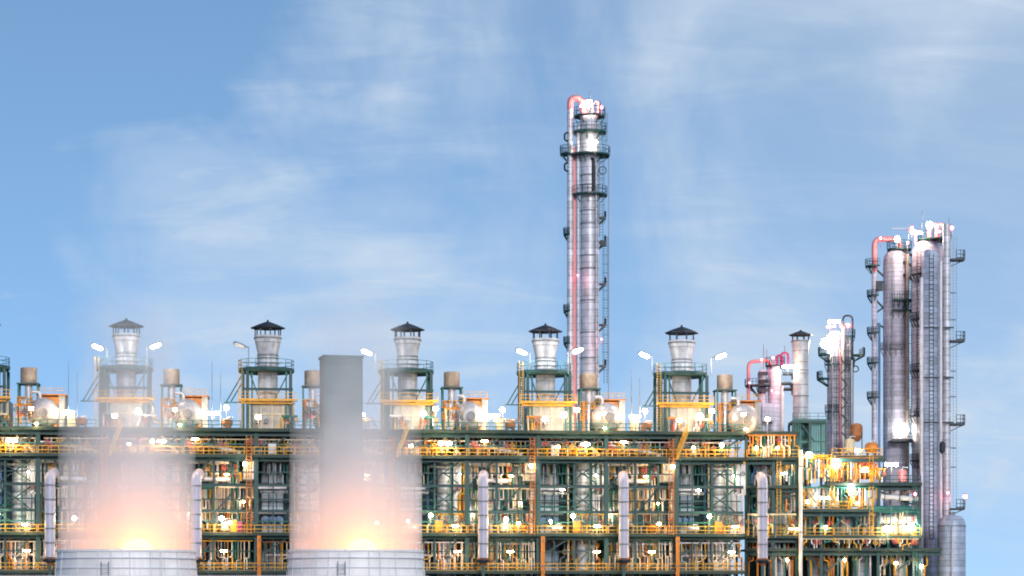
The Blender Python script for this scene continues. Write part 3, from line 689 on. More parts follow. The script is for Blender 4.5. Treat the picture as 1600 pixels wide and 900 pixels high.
for py in (215, 262): MB().bent([(X(888, Y), Y - .6, Z(py - 7, Y)), (X(882, Y), Y - .6, Z(py - 5, Y)), (X(882, Y), Y - .6, Z(py + 5, Y)), (X(888, Y), Y - .6, Z(py + 7, Y))], .14, .6, 8).build('loop_pipe', 'cap', tc)
MB().lathe((X(941, Y), Y - .9, Z(268, Y)), [(.5, -.09), (.62, -.09), (.62, .09), (.5, .09)], 16, 'Y', cap=False).build('davit_ring', 'cap', tc)
MB().bent([(X(927, Y), Y - 1.6, Z(300, Y)), (X(927, Y), Y - 1.6, Z(252, Y)), (X(923, Y), Y - 1.2, Z(250, Y))], .22, None, 10).build('nozzle', 'cap', tc)
for px, top in ((917, 158), (935, 160), (926, 164)): MB().bent([(X(px, Y), Y - .2, Z(183, Y)), (X(px, Y), Y - .2, Z(top, Y)), (X(px - 6, Y), Y - .2, Z(top, Y))], .24, None, 10).build('relief_pipe', 'pink', tc)
for px, top in ((922, 143), (938, 158)): MB().tube([(X(px, Y), Y, Z(180, Y)), (X(px, Y), Y, Z(top, Y))], .05, 6).build('rod', 'grey', tc)
MB().box(X(937, Y), X(947, Y), Y - 1.2, Y - .4, Z(386, Y), Z(377, Y)).build('junction_box', 'cap', tc)
# cable tray on left pipes, red lamp glow put into its pink colour
MB().box(X(896, Y), X(900.5, Y), Y - .2, Y, 10, Z(230, Y)).build('cable_tray', 'pink', tc)
tail = lambda lab: (lambda t: tag(t, lab, 'lamp', 'lamps on the process columns'))
work_lamp(921, 162, Y - 2.0, 'white', 160, .5, 1.7, mk=tail('bright white lamp at the top of the tallest column'))
work_lamp(908, 166, Y - 1.8, 'red', 117, .2, 1.4, mk=tail('red lamp at the top of the tallest column'))
work_lamp(940, 168, Y - 1.6, 'red', 90, .2, 1.2, mk=tail('small red lamp beside the rod on the tallest column'))
work_lamp(930, 222, Y - 2.9, 'white', 300, .3, 1.8, mk=tail('white lamp over the wide ring platform of the tallest column'))
work_lamp(940, 530, Y - 2.6, 'red', 72, .12, 1.0, mk=tail('red lamp low on the tallest column ladder'))
work_lamp(903, 430, Y - 2.6, 'red', 90, .12, 1.0, mk=tail('red lamp between the pipes of the tallest column'))
work_lamp(918, 598, Y - 5, 'warm', 350, .2, 1.0, mk=tail('warm lamp at the orange lit skirt of the tallest column'))
# ================================================================== twin columns at the right
Y = 336.0; S = F / Y
ca = thing('silver_column', 'column', (X(1400, Y), Y, 0), 'purplish domed column nearer the capped round stack')
r = 20 / S; cx = X(1400, Y)
MB().lathe((cx, Y, 0), [(r, 0), (r, Z(412, Y)), (r * .93, Z(401, Y)), (r * .7, Z(394, Y)), (r * .35, Z(390, Y)), (.01, Z(389, Y))], 40).build('shell', 'cladp', ca)
MB().tube([(X(1366, Y), Y - .2, 4), (X(1366, Y), Y - .2, Z(425, Y))], 4.3 / S, 14).build('overhead_pipe', 'cladp', ca)
MB().bent([(X(1366, Y), Y - .2, Z(425, Y) + .003), (X(1366, Y), Y - .2, Z(374, Y)), (X(1404, Y), Y - .2, Z(374, Y)), (X(1407, Y), Y, Z(392, Y))], 4.3 / S, 1.0, 14).build('overhead_bend', 'pink', ca)  # pink of this elbow is red light put into the colour
column_platform(ca, (X(1405, Y), Y), .3, r * .95, 0, 360, Z(389, Y))
for py in (461, 519, 566, 620): column_platform(ca, (X(1366, Y), Y), .45, 1.05, 90, 300, Z(py, Y), rh=.7)
column_platform(ca, (X(1366, Y), Y), .45, 1.3, 60, 300, Z(415, Y), rh=.9)
for a, b in ((420, 432), (450, 440), (468, 482), (490, 480), (505, 512)): MB().bar((X(1367, Y), Y - .3, Z(a, Y)), (X(1381, Y), Y, Z(b, Y)), .22).build('bracket', 'green', ca)
MB().box(X(1368, Y), X(1378, Y), Y - .8, Y - .1, Z(455, Y), Z(440, Y)).build('junction_box', 'cap', ca)
MB().tube([(X(1373, Y), Y - .5, 4), (X(1373, Y), Y - .5, Z(505, Y))], .18, 8).build('riser', 'blue', ca)
for py in (395, 412, 432): MB().bar((X(1408, Y), Y - 2.0, Z(py, Y)), (X(1424, Y), Y - 1.6, Z(py + 8, Y)), .3).build('bracket', 'cap', ca)
for py in (470, 486): column_platform(ca, (cx, Y), r, r * 1.5, 250, 350, Z(py, Y))
for py in (545,): column_platform(ca, (cx, Y), r, r * 1.25, 190, 300, Z(py, Y), m='grey', rh=.8)
column_ladder(ca, X(1388, Y), Y - r - .1, Z(700, Y), Z(400, Y), 'grey')
column_ladder(ca, X(1419, Y), Y - r * .7, Z(700, Y), Z(400, Y), 'cap')
MB().tube([(X(1414, Y), Y - 2.1, 4), (X(1414, Y), Y - 2.1, Z(400, Y))], .26, 10).build('side_pipe', 'tan', ca)
Y = 333.0; S = F / Y; cx = X(1449, Y); r = 24 / S
cb = thing('silver_column', 'column', (cx, Y, 0), 'wide domed column with pink lit top beside the lone blue tank')
MB().lathe((cx, Y, 0), [(r, 0), (r, Z(404, Y)), (r * .94, Z(390, Y)), (r * .72, Z(380, Y)), (r * .4, Z(375, Y)), (.01, Z(374, Y))], 44).build('shell', 'cladp', cb)
column_platform(cb, (X(1460, Y), Y), .4, 2.4, 0, 360, Z(374, Y))
for px in (1451, 1463): MB().bent([(X(px, Y), Y - .4, Z(378, Y)), (X(px, Y), Y - .4, Z(352, Y)), (X(px + 9, Y), Y - .4, Z(352, Y))], .34, .8, 12).build('relief_pipe', 'pink', cb)
MB().bent([(X(1430, Y), Y - .4, Z(384, Y)), (X(1430, Y), Y - .4, Z(360, Y)), (X(1418, Y), Y - .4, Z(360, Y))], .2, None, 10).build('relief_pipe', 'pink', cb)
for px, top in ((1441, 330), (1483, 340), (1420, 348)): MB().tube([(X(px, Y), Y, Z(376, Y)), (X(px, Y), Y, Z(top, Y))], .05, 6).build('rod', 'grey', cb)
MB().bar((X(1393, Y), Y, Z(357, Y)), (X(1420, Y), Y, Z(357, Y)), .09).build('davit', 'grey', cb)
MB().bar((X(1420, Y), Y, Z(378, Y)), (X(1420, Y), Y, Z(357, Y)), .09).build('davit', 'grey', cb)
column_ladder(cb, X(1432, Y), Y - r - .05, Z(760, Y), Z(395, Y), 'cap')
for py in (430, 500, 580, 650, 720): column_platform(cb, (cx, Y), r, r * 1.3, 200, 262, Z(py, Y), m='cap', rh=.9)
pc = thing('process_column', 'column', (X(1453, 327), 327, 0), 'slender blue grey column in front of the wide domed column')
MB().lathe((X(1453, 327), 327, 0), [(1.15, 0), (1.15, Z(396, 327)), (.8, Z(391, 327)), (.01, Z(389, 327))], 28).build('shell', 'cladb', pc)
b = MB(); lx = X(1453, 327)
for dx in (-.3, .3): b.bar((lx + dx, 325.75, 20), (lx + dx, 325.75, Z(398, 327)), .07)
z = 20
while z < Z(400, 327): b.bar((lx - .3, 325.75, z), (lx + .3, 325.75, z), .07); z += .6
b.build('ladder', 'cap', pc)
for py in (512, 590, 660): MB().bar((X(1440, 326), 325.9, Z(py, 326)), (X(1490, 326), 325.9, Z(py, 326)), .2).build('bracket', 'cap', pc)
MB().tube([(X(1440, 325.8), 325.8, 4), (X(1440, 325.8), 325.8, Z(434, 325.8))], .28, 12).build('side_pipe', 'pipe', pc)
MB().tube([(X(1470, 325.8), 325.8, 4), (X(1470, 325.8), 325.8, Z(408, 325.8))], .24, 12).build('side_pipe', 'pipe', pc)
vp = thing('vent_pipe', 'pipe', (X(1479, 327), 327, 0), 'straight silver vent pipe rising above the wide column top')
MB().tube([(X(1479, 327), 327, 0), (X(1479, 327), 327, Z(350, 327))], .58, 18).build('duct', 'clad', vp)
for py in (403, 530, 660, 792):
    c0 = (X(1481, 327), 327)
    pmb, rmb = MB(), MB(); xa, xb = X(1486, 327), X(1506, 327)
    pmb.box(xa - .2, xb, 326.2, 327.8, Z(py + 5, 327), Z(py + 2, 327)).bar((xa - .2, 327, Z(py + 14, 327)), (xb - .3, 327, Z(py + 5, 327)), .12)
    p_ = pmb.build('platform', 'cap', vp); rmb.rail((xa + .6, 326.25, Z(py + 2, 327)), (xb, 326.25, Z(py + 2, 327)), 1.2, .7, .08).rail((xb, 326.25, Z(py + 2, 327)), (xb, 327.75, Z(py + 2, 327)), 1.2, .7, .08); rmb.build('guard_rail', 'cap', p_)
for py in (458, 500, 580, 620, 700, 730): MB().bar((X(1484, 327), 326.8, Z(py, 327)), (X(1493, 327), 326.8, Z(py, 327)), .12).build('bracket', 'cap', vp)
b = MB()
for dx in (0, .5): b.bar((X(1489, 327) + dx, 326.9, Z(792, 327)), (X(1489, 327) + dx, 326.9, Z(370, 327)), .05)
z = Z(790, 327)
while z < Z(372, 327): b.bar((X(1489, 327), 326.9, z), (X(1489, 327) + .5, 326.9, z), .035); z += .45
b.build('ladder', 'grey', vp)
MB().lathe((X(1469, 327), 325.4, Z(700, 327)), [(.01, -.9), (.4, -.6), (.4, .6), (.01, .9)], 12).build('junction_box', 'cap', vp)
# lone tank
Y = 318; cx = X(1487, Y); r = 21.5 / F * Y
bt = thing('storage_tank', 'tank', (cx, Y, 0), 'domed blue grey upright tank at the end of the plant')
MB().lathe((cx, Y, 0), [(r, 0), (r, Z(822, Y)), (r * .95, Z(814, Y)), (r * .75, Z(808, Y)), (r * .4, Z(805, Y)), (.01, Z(804, Y))], 36).build('shell', 'cladb', bt)
MB().lathe((cx, Y, Z(822, Y)), [(r, -.08), (r + .06, -.08), (r + .06, .08), (r, .08)], 36, cap=False).build('band', 'grey', bt)
MB().tube([(cx - .3, Y - r - .2, 0), (cx - .3, Y - r - .2, Z(824, Y))], .16, 8).build('side_pipe', 'pipe', bt)
MB().lathe((cx, Y, 0), [(.4, Z(805, Y)), (.4, Z(801, Y)), (.5, Z(801, Y)), (.5, Z(800, Y))], 14).build('nozzle', 'grey', bt)
work_lamp(1508, 776, 327, 'red', 72, .3, 1.3, mk=tail('red lamp on the bracket platform above the lone tank'))
work_lamp(1430, 772, 318, 'red', 189, .2, 1.0, mk=tail('red lamp at the wide column behind the end frame'))
work_lamp(1481, 770, 324, 'red', 90, .16, 1.0, mk=tail('dim red lamp against the silver vent pipe'))
for px, py, c, W, r_, lab in ((1402, 374, 'white', 340, .42, 'white lamp on the purplish domed column'), (1452, 352, 'white', 420, .5, 'white lamp among pipes on the wide domed column'), (1432, 364, 'white', 200, .36, 'lower white lamp on the rim of the wide domed column'),
        (1376, 372, 'red', 135, .16, 'red lamp by the elbow over the purplish column'), (1418, 380, 'red', 135, .16, 'red lamp between the two domed columns'), (1468, 362, 'red', 135, .2, 'red lamp by the tall vent pipe'), (1487, 356, 'red', 117, .26, 'red lamp at the outer rod of the wide column'), (1425, 356, 'red', 90, .2, 'red lamp under the davit of the wide column')):
    work_lamp(px, py, 331, c, W, r_, 1.4, mk=tail(lab))
fl = thing('flood_lamp', 'floodlight', at(1408, 690, 333.3), 'big blazing floodlight on a bracket of the purplish column', 'floodlights on poles beside the stacks')
p = at(1408, 672, 332.6)
MB().lathe(p, [(.01, -1.1), (.8, -.8), (1.15, 0), (.8, .8), (.01, 1.1)], 16).build('lens', E['soft'], fl)
MB().box(p.x - 1.6, p.x + 1.6, 331.5, 334.3, Z(691, 333), Z(688.5, 333)).build('platform', 'cap', fl)
MB().rail((p.x - 1.5, 331.6, Z(688.5, 333)), (p.x + 1.5, 331.6, Z(688.5, 333)), 1.0, .8, .07).build('guard_rail', 'cap', fl)
MB().bar((p.x, 332.8, Z(689, 333)), (p.x, 332.8, p.z - .9), .2).build('post', 'grey', fl)
lamp_light(fl, p + Vector((0, -1.7, -.3)), 'white', 200, .5)
# ================================================================== mid columns
Y = 330.0; S = F / Y
mc = thing('process_column', 'column', (X(1304, Y), Y, 0), 'grey column with a blazing white lamp and thin twin pipe')
r = 11.5 / S
MB().lathe((X(1304, Y), Y, 0), [(r, 0), (r, Z(545, Y)), (r * 1.15, Z(540, Y)), (r * 1.15, Z(524, Y)), (r * .6, Z(518, Y)), (.01, Z(517, Y))], 30).build('shell', 'cladp', mc)
MB().tube([(X(1325, Y), Y, 0), (X(1325, Y), Y, Z(528, Y))], 6.5 / S, 18).build('twin_pipe', 'clad', mc)
MB().tube([(X(1316, Y), Y - .8, 4), (X(1316, Y), Y - .8, Z(512, Y))], .24, 10).build('side_pipe', 'white', mc)
MB().bent([(X(1331, Y), Y - .7, Z(700, Y)), (X(1331, Y), Y - .7, Z(494, Y)), (X(1316, Y), Y - .7, Z(494, Y)), (X(1316, Y), Y - .7, Z(512, Y))], .13, .9, 8).build('gooseneck', 'cap', mc)
for (px, rr0, rr1, a0, a1, py) in ((1304, r, r * 2.2, 150, 230, 553), (1325, .6, 2.4, -40, 40, 554), (1304, r, r * 2.4, 160, 220, 591), (1304, r, r * 1.35, 180, 360, 569), (1325, .6, .95, 180, 400, 569), (1304, r, r * 1.3, 180, 360, 643), (1325, .6, 1.0, 180, 380, 525)):
    column_platform(mc, (X(px, Y), Y), rr0, rr1, a0, a1, Z(py, Y), rh=.9)
column_ladder(mc, X(1303, Y), Y - r - .1, Z(700, Y), Z(570, Y), 'cap')
column_ladder(mc, X(1322, Y), Y - .9, Z(700, Y), Z(540, Y), 'cap')
for q in range(9):
    za, zb_ = Z(560 + q * 14, Y), Z(574 + q * 14, Y); sg = 1 if q % 2 else -1
    MB().bar((X(1316 + sg * 6, Y), Y - 1.1, za), (X(1316 - sg * 6, Y), Y - 1.1, zb_), .14).build('brace', 'cap', mc)
for px in (1299, 1311, 1329): MB().tube([(X(px, Y), Y - 1.2, Z(710, Y)), (X(px, Y), Y - 1.2, Z(534 + (px - 1299), Y))], .13, 8).build('side_pipe', 'pipe' if px != 1311 else 'pink', mc)
MB().lathe((X(1336, Y), Y - .5, Z(577, Y)), [(.35, -.1), (.5, -.1), (.5, .1), (.35, .1)], 14, 'Y', cap=False).build('davit_ring', 'cap', mc)
MB().bar((X(1312, Y), Y - .4, Z(510, Y)), (X(1330, Y), Y - .4, Z(510, Y)), .35).build('relief_pipe', 'pink', mc)
MB().bar((X(1290, Y), Y - .4, Z(512, Y)), (X(1305, Y), Y - .4, Z(510, Y)), .3).build('relief_pipe', 'pink', mc)
for px, py, c, W, r_, lab in ((1290, 537, 'white', 300, .75, 'blazing white lamp on the grey twin pipe column'), (1303, 503, 'white', 350, .4, 'white lamp at the top of the grey twin pipe column'), (1325, 508, 'red', 189, .26, 'red lamp under the gooseneck of the grey column'), (1296, 509, 'red', 90, .16, 'small red lamp on the grey twin pipe column')):
    work_lamp(px, py, Y - 1.6, c, W, r_, 1.5, mk=tail(lab))
Y = 326.0; S = F / Y
pv = thing('process_column', 'column', (X(1210, Y), Y, 0), 'short pinkish column with a bent pink lit pipe over the last drum')
r = 10.5 / S
MB().lathe((X(1210, Y), Y, 0), [(r, 0), (r, Z(578, Y)), (r * .8, Z(572, Y)), (.01, Z(569, Y))], 28).build('shell', 'cladp', pv)
MB().lathe((X(1191, Y), Y + .3, 0), [(7 / S, 20), (7 / S, Z(583, Y)), (4 / S, Z(578, Y))], 20).build('side_vessel', 'cladp', pv)
MB().bent([(X(1169, Y), Y - .3, Z(640, Y)), (X(1169, Y), Y - .3, Z(566, Y)), (X(1200, Y), Y - .3, Z(563, Y)), (X(1205, Y), Y, Z(573, Y))], 2.6 / S, .8, 12).build('overhead_pipe', 'pink', pv)  # pink light on the pipe is part of its colour
MB().tube([(X(1222, Y), Y - .6, Z(690, Y)), (X(1222, Y), Y - .6, Z(597, Y))], 2.4 / S, 12).build('side_pipe', 'white', pv)
MB().tube([(X(1186, Y), Y - 1.5, Z(690, Y)), (X(1186, Y), Y - 1.5, Z(630, Y))], 2.2 / S, 12).build('side_pipe', 'cladp', pv)
column_platform(pv, (X(1211, Y), Y), .3, 1.35, 0, 360, Z(571, Y), m='cap')
column_platform(pv, (X(1185, Y), Y), .3, 1.9, 160, 380, Z(602, Y), m='cap', rh=.8)
for py in (587, 599, 613): MB().box(X(1184, Y), X(1198, Y), Y - 1.4, Y - .7, Z(py, Y), Z(py - 5, Y)).build('junction_box', 'cap', pv)
MB().bar((X(1170, Y), Y - .3, Z(602, Y)), (X(1183, Y), Y - .3, Z(619, Y)), .3).build('brace', 'cap', pv)
for (a, b, t) in ((1213, 1222, 556), (1220, 1231, 552)): MB().bent([(X(a, Y), Y - .4, Z(571, Y)), (X(a, Y), Y - .4, Z(t, Y)), (X(b, Y), Y - .4, Z(t, Y)), (X(b, Y), Y - .4, Z(575, Y))], .17, .8, 10).build('relief_pipe', 'magenta', pv)
for px, top in ((1193, 538), (1198, 545), (1226, 540)): MB().tube([(X(px, Y), Y, Z(580, Y)), (X(px, Y), Y, Z(top, Y))], .05, 6).build('rod', 'grey', pv)
for a, b, py in ((1222, 1238, 585), (1220, 1236, 600), (1223, 1238, 609)): MB().bent([(X(a, Y), Y - .8, Z(py, Y)), (X(b, Y), Y - .8, Z(py, Y)), (X(b, Y), Y - .8, Z(py + 9, Y))], .24, .5, 8).build('branch_pipe', 'cap', pv)
MB().box(X(1189, Y), X(1208, Y), Y - 1.9, Y - 1.2, Z(660, Y), Z(632, Y)).build('valve_box', 'cladp', pv)
for px, py, c, W, r_, lab in ((1231, 573, 'white', 420, .34, 'white lamp between the pinkish column and capped round stack'), (1190, 562, 'red', 225, .16, 'red lamp over the bent pipe of the pinkish column'), (1208, 559, 'red', 157, .16, 'red lamp on the top platform of the pinkish column'), (1206, 610, 'red', 117, .1, 'red lamp halfway up the pinkish column')):
    work_lamp(px, py, Y - 2.2, c, W, r_, 1.2, mk=tail(lab))
work_lamp(1171, 598, Y - 2.0, 'red', 63, .1, 1.0, mk=tail('tiny red lamp at the foot of the bent pink lit pipe'))
# capped round stack
Y = 325.0; S = F / Y; cx = X(1251, Y)
cs = thing('capped_stack', 'stack', (cx, Y, 0), 'straight silver stack with dark conical cap near the grey column', 'capped stacks')
del cs['group']
MB().lathe((cx, Y, 0), [(12 / S, 20), (12 / S, Z(556, Y)), (14 / S, Z(537, Y)), (14.5 / S, Z(532, Y)), (12.5 / S, Z(532, Y)), (10 / S, Z(556, Y))], 28, cap=False).build('shaft', 'stackm', cs)
for py in (534, 579, 619): MB().lathe((cx, Y, Z(py, Y)), [(12 / S, -.07), ((15.2 if py < 540 else 12.6) / S, -.07), ((15.2 if py < 540 else 12.6) / S, .07), (12 / S, .07)], 28, cap=False).build('stack_ring', 'grey', cs)
for j in range(8):
    t = math.pi / 4 * j + .3; MB().bar((cx + 13.4 / S * math.cos(t), Y + 13.4 / S * math.sin(t), Z(533, Y)), (cx + 13.4 / S * math.cos(t), Y + 13.4 / S * math.sin(t), Z(523, Y)), .16).build('cap_post', 'cap', cs)
MB().lathe((cx, Y, 0), [(18 / S, Z(524.5, Y)), (19 / S, Z(523.5, Y)), (9 / S, Z(519.5, Y)), (2 / S, Z(517, Y)), (1 / S, Z(515.5, Y))], 10, smooth=False).build('rain_cap', 'cap', cs)
# ================================================================== end process structure
Y = 314.0; S = F / Y; YE = 328.0
pf = thing('process_structure', 'steel frame', (X(1165, Y), Y, 0), 'dark green stepped steel structure at the end of the furnace row')
for px, top in ((1166, 676), (1208, 676), (1245, 676), (1283, 795), (1372, 756), (1437, 756)):
    for y in (Y, YE): MB().ibeam((X(px, Y), y, 0), (X(px, Y), y, Z(top, Y) - .2), .42, .42).build('column', 'green', pf)
def pdeck(pa, pb, py, rails, y0=Y - .9, y1=YE, m='yellow'):
    z = Z(py, Y); x0, x1 = X(pa, Y), X(pb, Y); d = MB().box(x0, x1, y0, y1, z - .12, z)
    for i in range(5): x = x0 + (x1 - x0) * (i + .5) / 5; d.box(x - .06, x + .06, y0 + .05, y1 - .05, z - .34, z - .121)
    d.box(x0, x1, y0 - .06, y0 - .002, z - .3, z + .12); o = d.build('deck', 'deck', pf)
    MB().ibeam((x0, Y, z - .62), (x1, Y, z - .62), .28, .5).build('beam', 'green', pf)
    for a, b in rails: MB().rail((X(a, Y), y0 + .05, z), (X(b, Y), y0 + .05, z)).build('guard_rail', m, o)
pdeck(1164, 1248, 676, [(1166, 1190)], m='lgreen')
pdeck(1164, 1248, 716, [(1166, 1246)])
pdeck(1290, 1439, 756, [(1372, 1437)], m='green')
pdeck(1246, 1356, 797, [(1250, 1354)])
pdeck(1164, 1246, 760, [])
pdeck(1164, 1440, 838, [(1166, 1438)])
pdeck(1164, 1470, 858, [])
pdeck(1300, 1384, 712, [(1303, 1382)], y0=Y + 2)
for (a, b, c, d) in ((1255, 714, 1300, 752), (1290, 832, 1330, 800), (1330, 800, 1360, 832), (1374, 768, 1436, 792), (1212, 680, 1243, 712), (1212, 795, 1243, 764), (1400, 893, 1437, 862), (1290, 893, 1330, 862)):
    MB().bar(at(a, b, Y + .3), at(c, d, Y + .3), .22).build('brace', 'green', pf)
for py in (803, 820, 775): MB().ibeam(at(1166, py, Y), at(1246, py, Y), .2, .3).build('beam', 'green', pf)
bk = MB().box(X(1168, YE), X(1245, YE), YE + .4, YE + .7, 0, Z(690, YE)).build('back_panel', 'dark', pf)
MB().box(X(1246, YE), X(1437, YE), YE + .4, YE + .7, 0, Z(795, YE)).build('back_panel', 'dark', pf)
# louvred tower
lt2 = thing('louvred_tower', 'tower', (X(1265, 320), 320, Z(712, 320)), 'green slatted cooler tower under the straight capped stack')
y = 319.5
MB().box(X(1238, y), X(1291, y), y - .5, y + 5, Z(661, y), Z(657, y)).build('roof', 'green', lt2)
sl = MB()
for i in range(9): x = X(1268 + i * 2.7, y); sl.bar((x, y, Z(706, y)), (x, y, Z(661, y)), .14, .4)
for i in range(4): x = X(1240 + i * 3.5, y); sl.bar((x, y, Z(706, y)), (x, y, Z(661, y)), .14, .4)
sl.bar((X(1238, y), y + .1, Z(690, y)), (X(1291, y), y + .1, Z(690, y)), .2).bar((X(1238, y), y + .1, Z(706, y)), (X(1291, y), y + .1, Z(706, y)), .2)
sl.build('slat', 'lgreen', lt2)
for px in (1239, 1265, 1290):
    for yy in (y - .2, y + 4.6): MB().ibeam((X(px, y), yy, Z(838, y)), (X(px, y), yy, Z(661, y)), .3, .3).build('leg', 'green', lt2)
MB().bar((X(1253, y), y - .3, Z(664, y)), (X(1272, y), y - .3, Z(690, y)), .2).build('brace', 'green', lt2)
MB().rail((X(1238, y), y - .4, Z(657, y)), (X(1291, y), y - .4, Z(657, y)), 1.0, 1.3, .06).build('guard_rail', 'lgreen', lt2)
MB().box(X(1243, y), X(1268, y), y + 2, y + 4.4, Z(706, y), Z(662, y)).build('casing', 'dark', lt2)
# things inside end structure
def lone(t, lab): t['label'] = lab; return t
def lpipe(name, pts, r, m, lab, group=None, fl=True, cat='pipe'):
    pts = [Vector(p) for p in pts]; t = thing(name, cat, pts[0], lab, group)
    MB().bent(pts, r, None, 12).build('run', m, t)
    if fl and len(pts) == 2:
        d = pts[1] - pts[0]; ax = d.normalized()
        for f_ in (.1, .5, .9): c = pts[0] + d * f_; MB().tube([c - ax * .07, c + ax * .07], r * 1.3 + .02, 12).build('flange', 'grey', t)
    return t
lpipe('riser_pipe', [at(1251, 960, 312.6), at(1251, 703, 312.6)], .25, 'white', 'bright white riser up the front of the stepped structure')
g = 'ducts crossing the end of the stepped structure'
lpipe('header_duct', [at(1376, 776, 313.6), at(1434, 780, 313.6)], .34, 'white', 'white duct sloping slightly below the roof of the stepped structure', g, cat='duct')
lpipe('header_duct', [at(1350, 795, 313.6), at(1434, 795, 313.6)], .42, 'lgreen', 'greenish duct above the lit ducts at the structure end', g, cat='duct')
lpipe('header_duct', [at(1374, 811, 314.6), at(1432, 811, 314.6)], .62, 'white', 'fat lit white duct low at the structure end', g, cat='duct')
lpipe('header_duct', [at(1376, 828, 314.4), at(1430, 828, 314.4)], .7, 'cream', 'fat cream duct just above the railing at the structure end', g, cat='duct')
def lvessel(px, pyb, h_px, w_px, Y, m, lab, horiz=False):
    before = set(o.name for o in col.objects)
    b = at(px, pyb, Y); t = thing('small_vessel', 'vessel', b, lab, 'vessels of the stepped structure'); r = w_px / 2 / F * Y; h = h_px / F * Y
    if horiz:
        L = w_px / F * Y; r = h * .4; c = b + Vector((0, 0, h * .58))
        MB().lathe(c, [(.01, -L/2), (r * .7, -L/2 + r * .2), (r, -L/2 + r * .6), (r, L/2 - r * .6), (r * .7, L/2 - r * .2), (.01, L/2)], 18, 'X').build('shell', m, t)
        for dx in (-L * .28, L * .28): MB().box(c.x + dx - .12, c.x + dx + .12, Y - r * .7, Y + r * .7, b.z, c.z - r * .7).build('saddle', 'rust', t)
    else:
        MB().lathe(b, [(r, h * .12), (r, h * .85), (r * .8, h * .95), (.01, h)], 20).build('shell', m, t)
        for j in range(4):
            a = j * math.pi / 2 + .78; MB().bar(b + Vector((r * .9 * math.cos(a), r * .9 * math.sin(a), 0)), b + Vector((r * .9 * math.cos(a), r * .9 * math.sin(a), h * .3)), .12).build('leg', 'green', t)
    MB().bent([b + Vector((0, -.05, h * .9)), b + Vector((0, -.05, h * 1.12)), b + Vector((.8, .3, h * 1.12))], .11, None, 8).build('nozzle', 'pipe', t)
    return t
lvessel(1270, 796, 30, 18, 318, 'white', 'upright white vessel behind the upper yellow railing')
lvessel(1300, 796, 34, 14, 319, 'cream', 'slim cream vessel behind the upper yellow railing')
lvessel(1335, 796, 22, 30, 317, 'orange', 'orange vessel lying behind the upper yellow railing', True)
lvessel(1352, 755, 34, 36, 320, 'orange', 'big orange lit vessel on the roof of the stepped structure', True)  # orange lamp light on the shell put into its colour
lvessel(1328, 711, 26, 16, 321, 'cream', 'upright cream vessel beside the orange railing high up')
lvessel(1362, 711, 20, 22, 321, 'orange', 'orange lit vessel lying beside the high orange railing', True)  # orange here is painted lamp light too
lvessel(1410, 755, 22, 14, 320, 'pink', 'pinkish vessel on the roof below the blazing floodlight')
lvessel(1275, 752, 40, 26, 322, 'blue', 'blue domed vessel between the white lamps')
lvessel(1225, 837, 44, 20, 318, 'pipe', 'silver vessel on the lower deck beside the white riser')
lvessel(1190, 837, 30, 26, 318, 'cream', 'cream vessel lying on the lower deck near the last furnace', True)
lvessel(1320, 837, 28, 22, 319, 'white', 'white vessel under the upper yellow railing')
lvessel(1215, 930, 66, 26, 318, 'cladb', 'large blue grey vessel below the lower deck')
lvessel(1345, 930, 66, 28, 319, 'cladb', 'large silver blue vessel below the crossed braces')
lvessel(1278, 930, 62, 34, 321, 'panel', 'wide blue grey vessel behind the white riser foot')
lvessel(1405, 930, 58, 20, 318, 'pipe', 'silver vessel below the end of the lower deck')
lvessel(1220, 715, 26, 16, 317, 'rust', 'rusty vessel under the top deck by the slatted tower')
lvessel(1180, 715, 20, 22, 317, 'cream', 'cream vessel under the top deck below the pinkish column', True)
ov = thing('rusty_hopper', 'hopper', at(1338, 690, 322), 'rusty orange hopper between the grey column and domed column')
MB().lathe(at(1338, 0, 322) * 0 + Vector((X(1338, 322), 322, 0)), [(.4, Z(690, 322)), (.9, Z(682, 322)), (.9, Z(667, 322)), (.7, Z(663, 322)), (.1, Z(661, 322))], 18).build('shell', 'rust', ov)
for dx in (-.7, .7): MB().bar((X(1338, 322) + dx, 321.4, Z(712, 322)), (X(1338, 322) + dx, 321.4, Z(676, 322)), .14).build('leg', 'green', ov)
def lman(px0, px1, py, ybot, Y, n_, r, m, lab, seed, mats):
    q = random.Random(seed); t = thing('pipe_manifold', 'manifold', at(px0, py, Y), lab, 'pipe manifolds of the stepped structure')
    MB().tube([at(px0, py, Y), at(px1, py, Y)], r * 1.5, 10).build('header', m, t)
    for i in range(n_):
        px = px0 + (px1 - px0) * (i + .5) / n_ + q.uniform(-2, 2); yb = ybot + q.uniform(-6, 4); bend = q.choice((0, 0, 4, -4, 7, -7))
        pts = [at(px, py, Y), at(px, (py + yb) / 2, Y - .25)]
        pts += [at(px + bend, (py + yb) / 2 + 1, Y - .35), at(px + bend, yb, Y - .35)] if bend else [at(px, yb, Y - .25)]
        d = MB().bent(pts, r * q.uniform(.7, 1.2), None, 8).build('drop', q.choice(mats), t)
        if q.random() < .5:
            zc = at(px, py + (yb - py) * q.uniform(.15, .4), Y - .5)
            MB().lathe(zc, [(.26, -.05), (.34, -.05), (.34, .05), (.26, .05)], 12, 'Y', cap=False).bar(zc + Vector((-.3, 0, 0)), zc + Vector((.3, 0, 0)), .06).bar(zc, zc + Vector((0, .45, 0)), .1).build('handwheel', q.choice(('red', 'yellow', 'grey')), d)
    return t
AA = ['cream', 'pipe', 'white', 'grey', 'lgreen', 'orange']
lman(1170, 1205, 684, 714, 316, 7, .13, 'cream', 'manifold under the top deck below the pinkish column', 41, AA)
lman(1212, 1244, 724, 758, 316, 7, .13, 'pipe', 'manifold beside the white riser top', 42, AA)
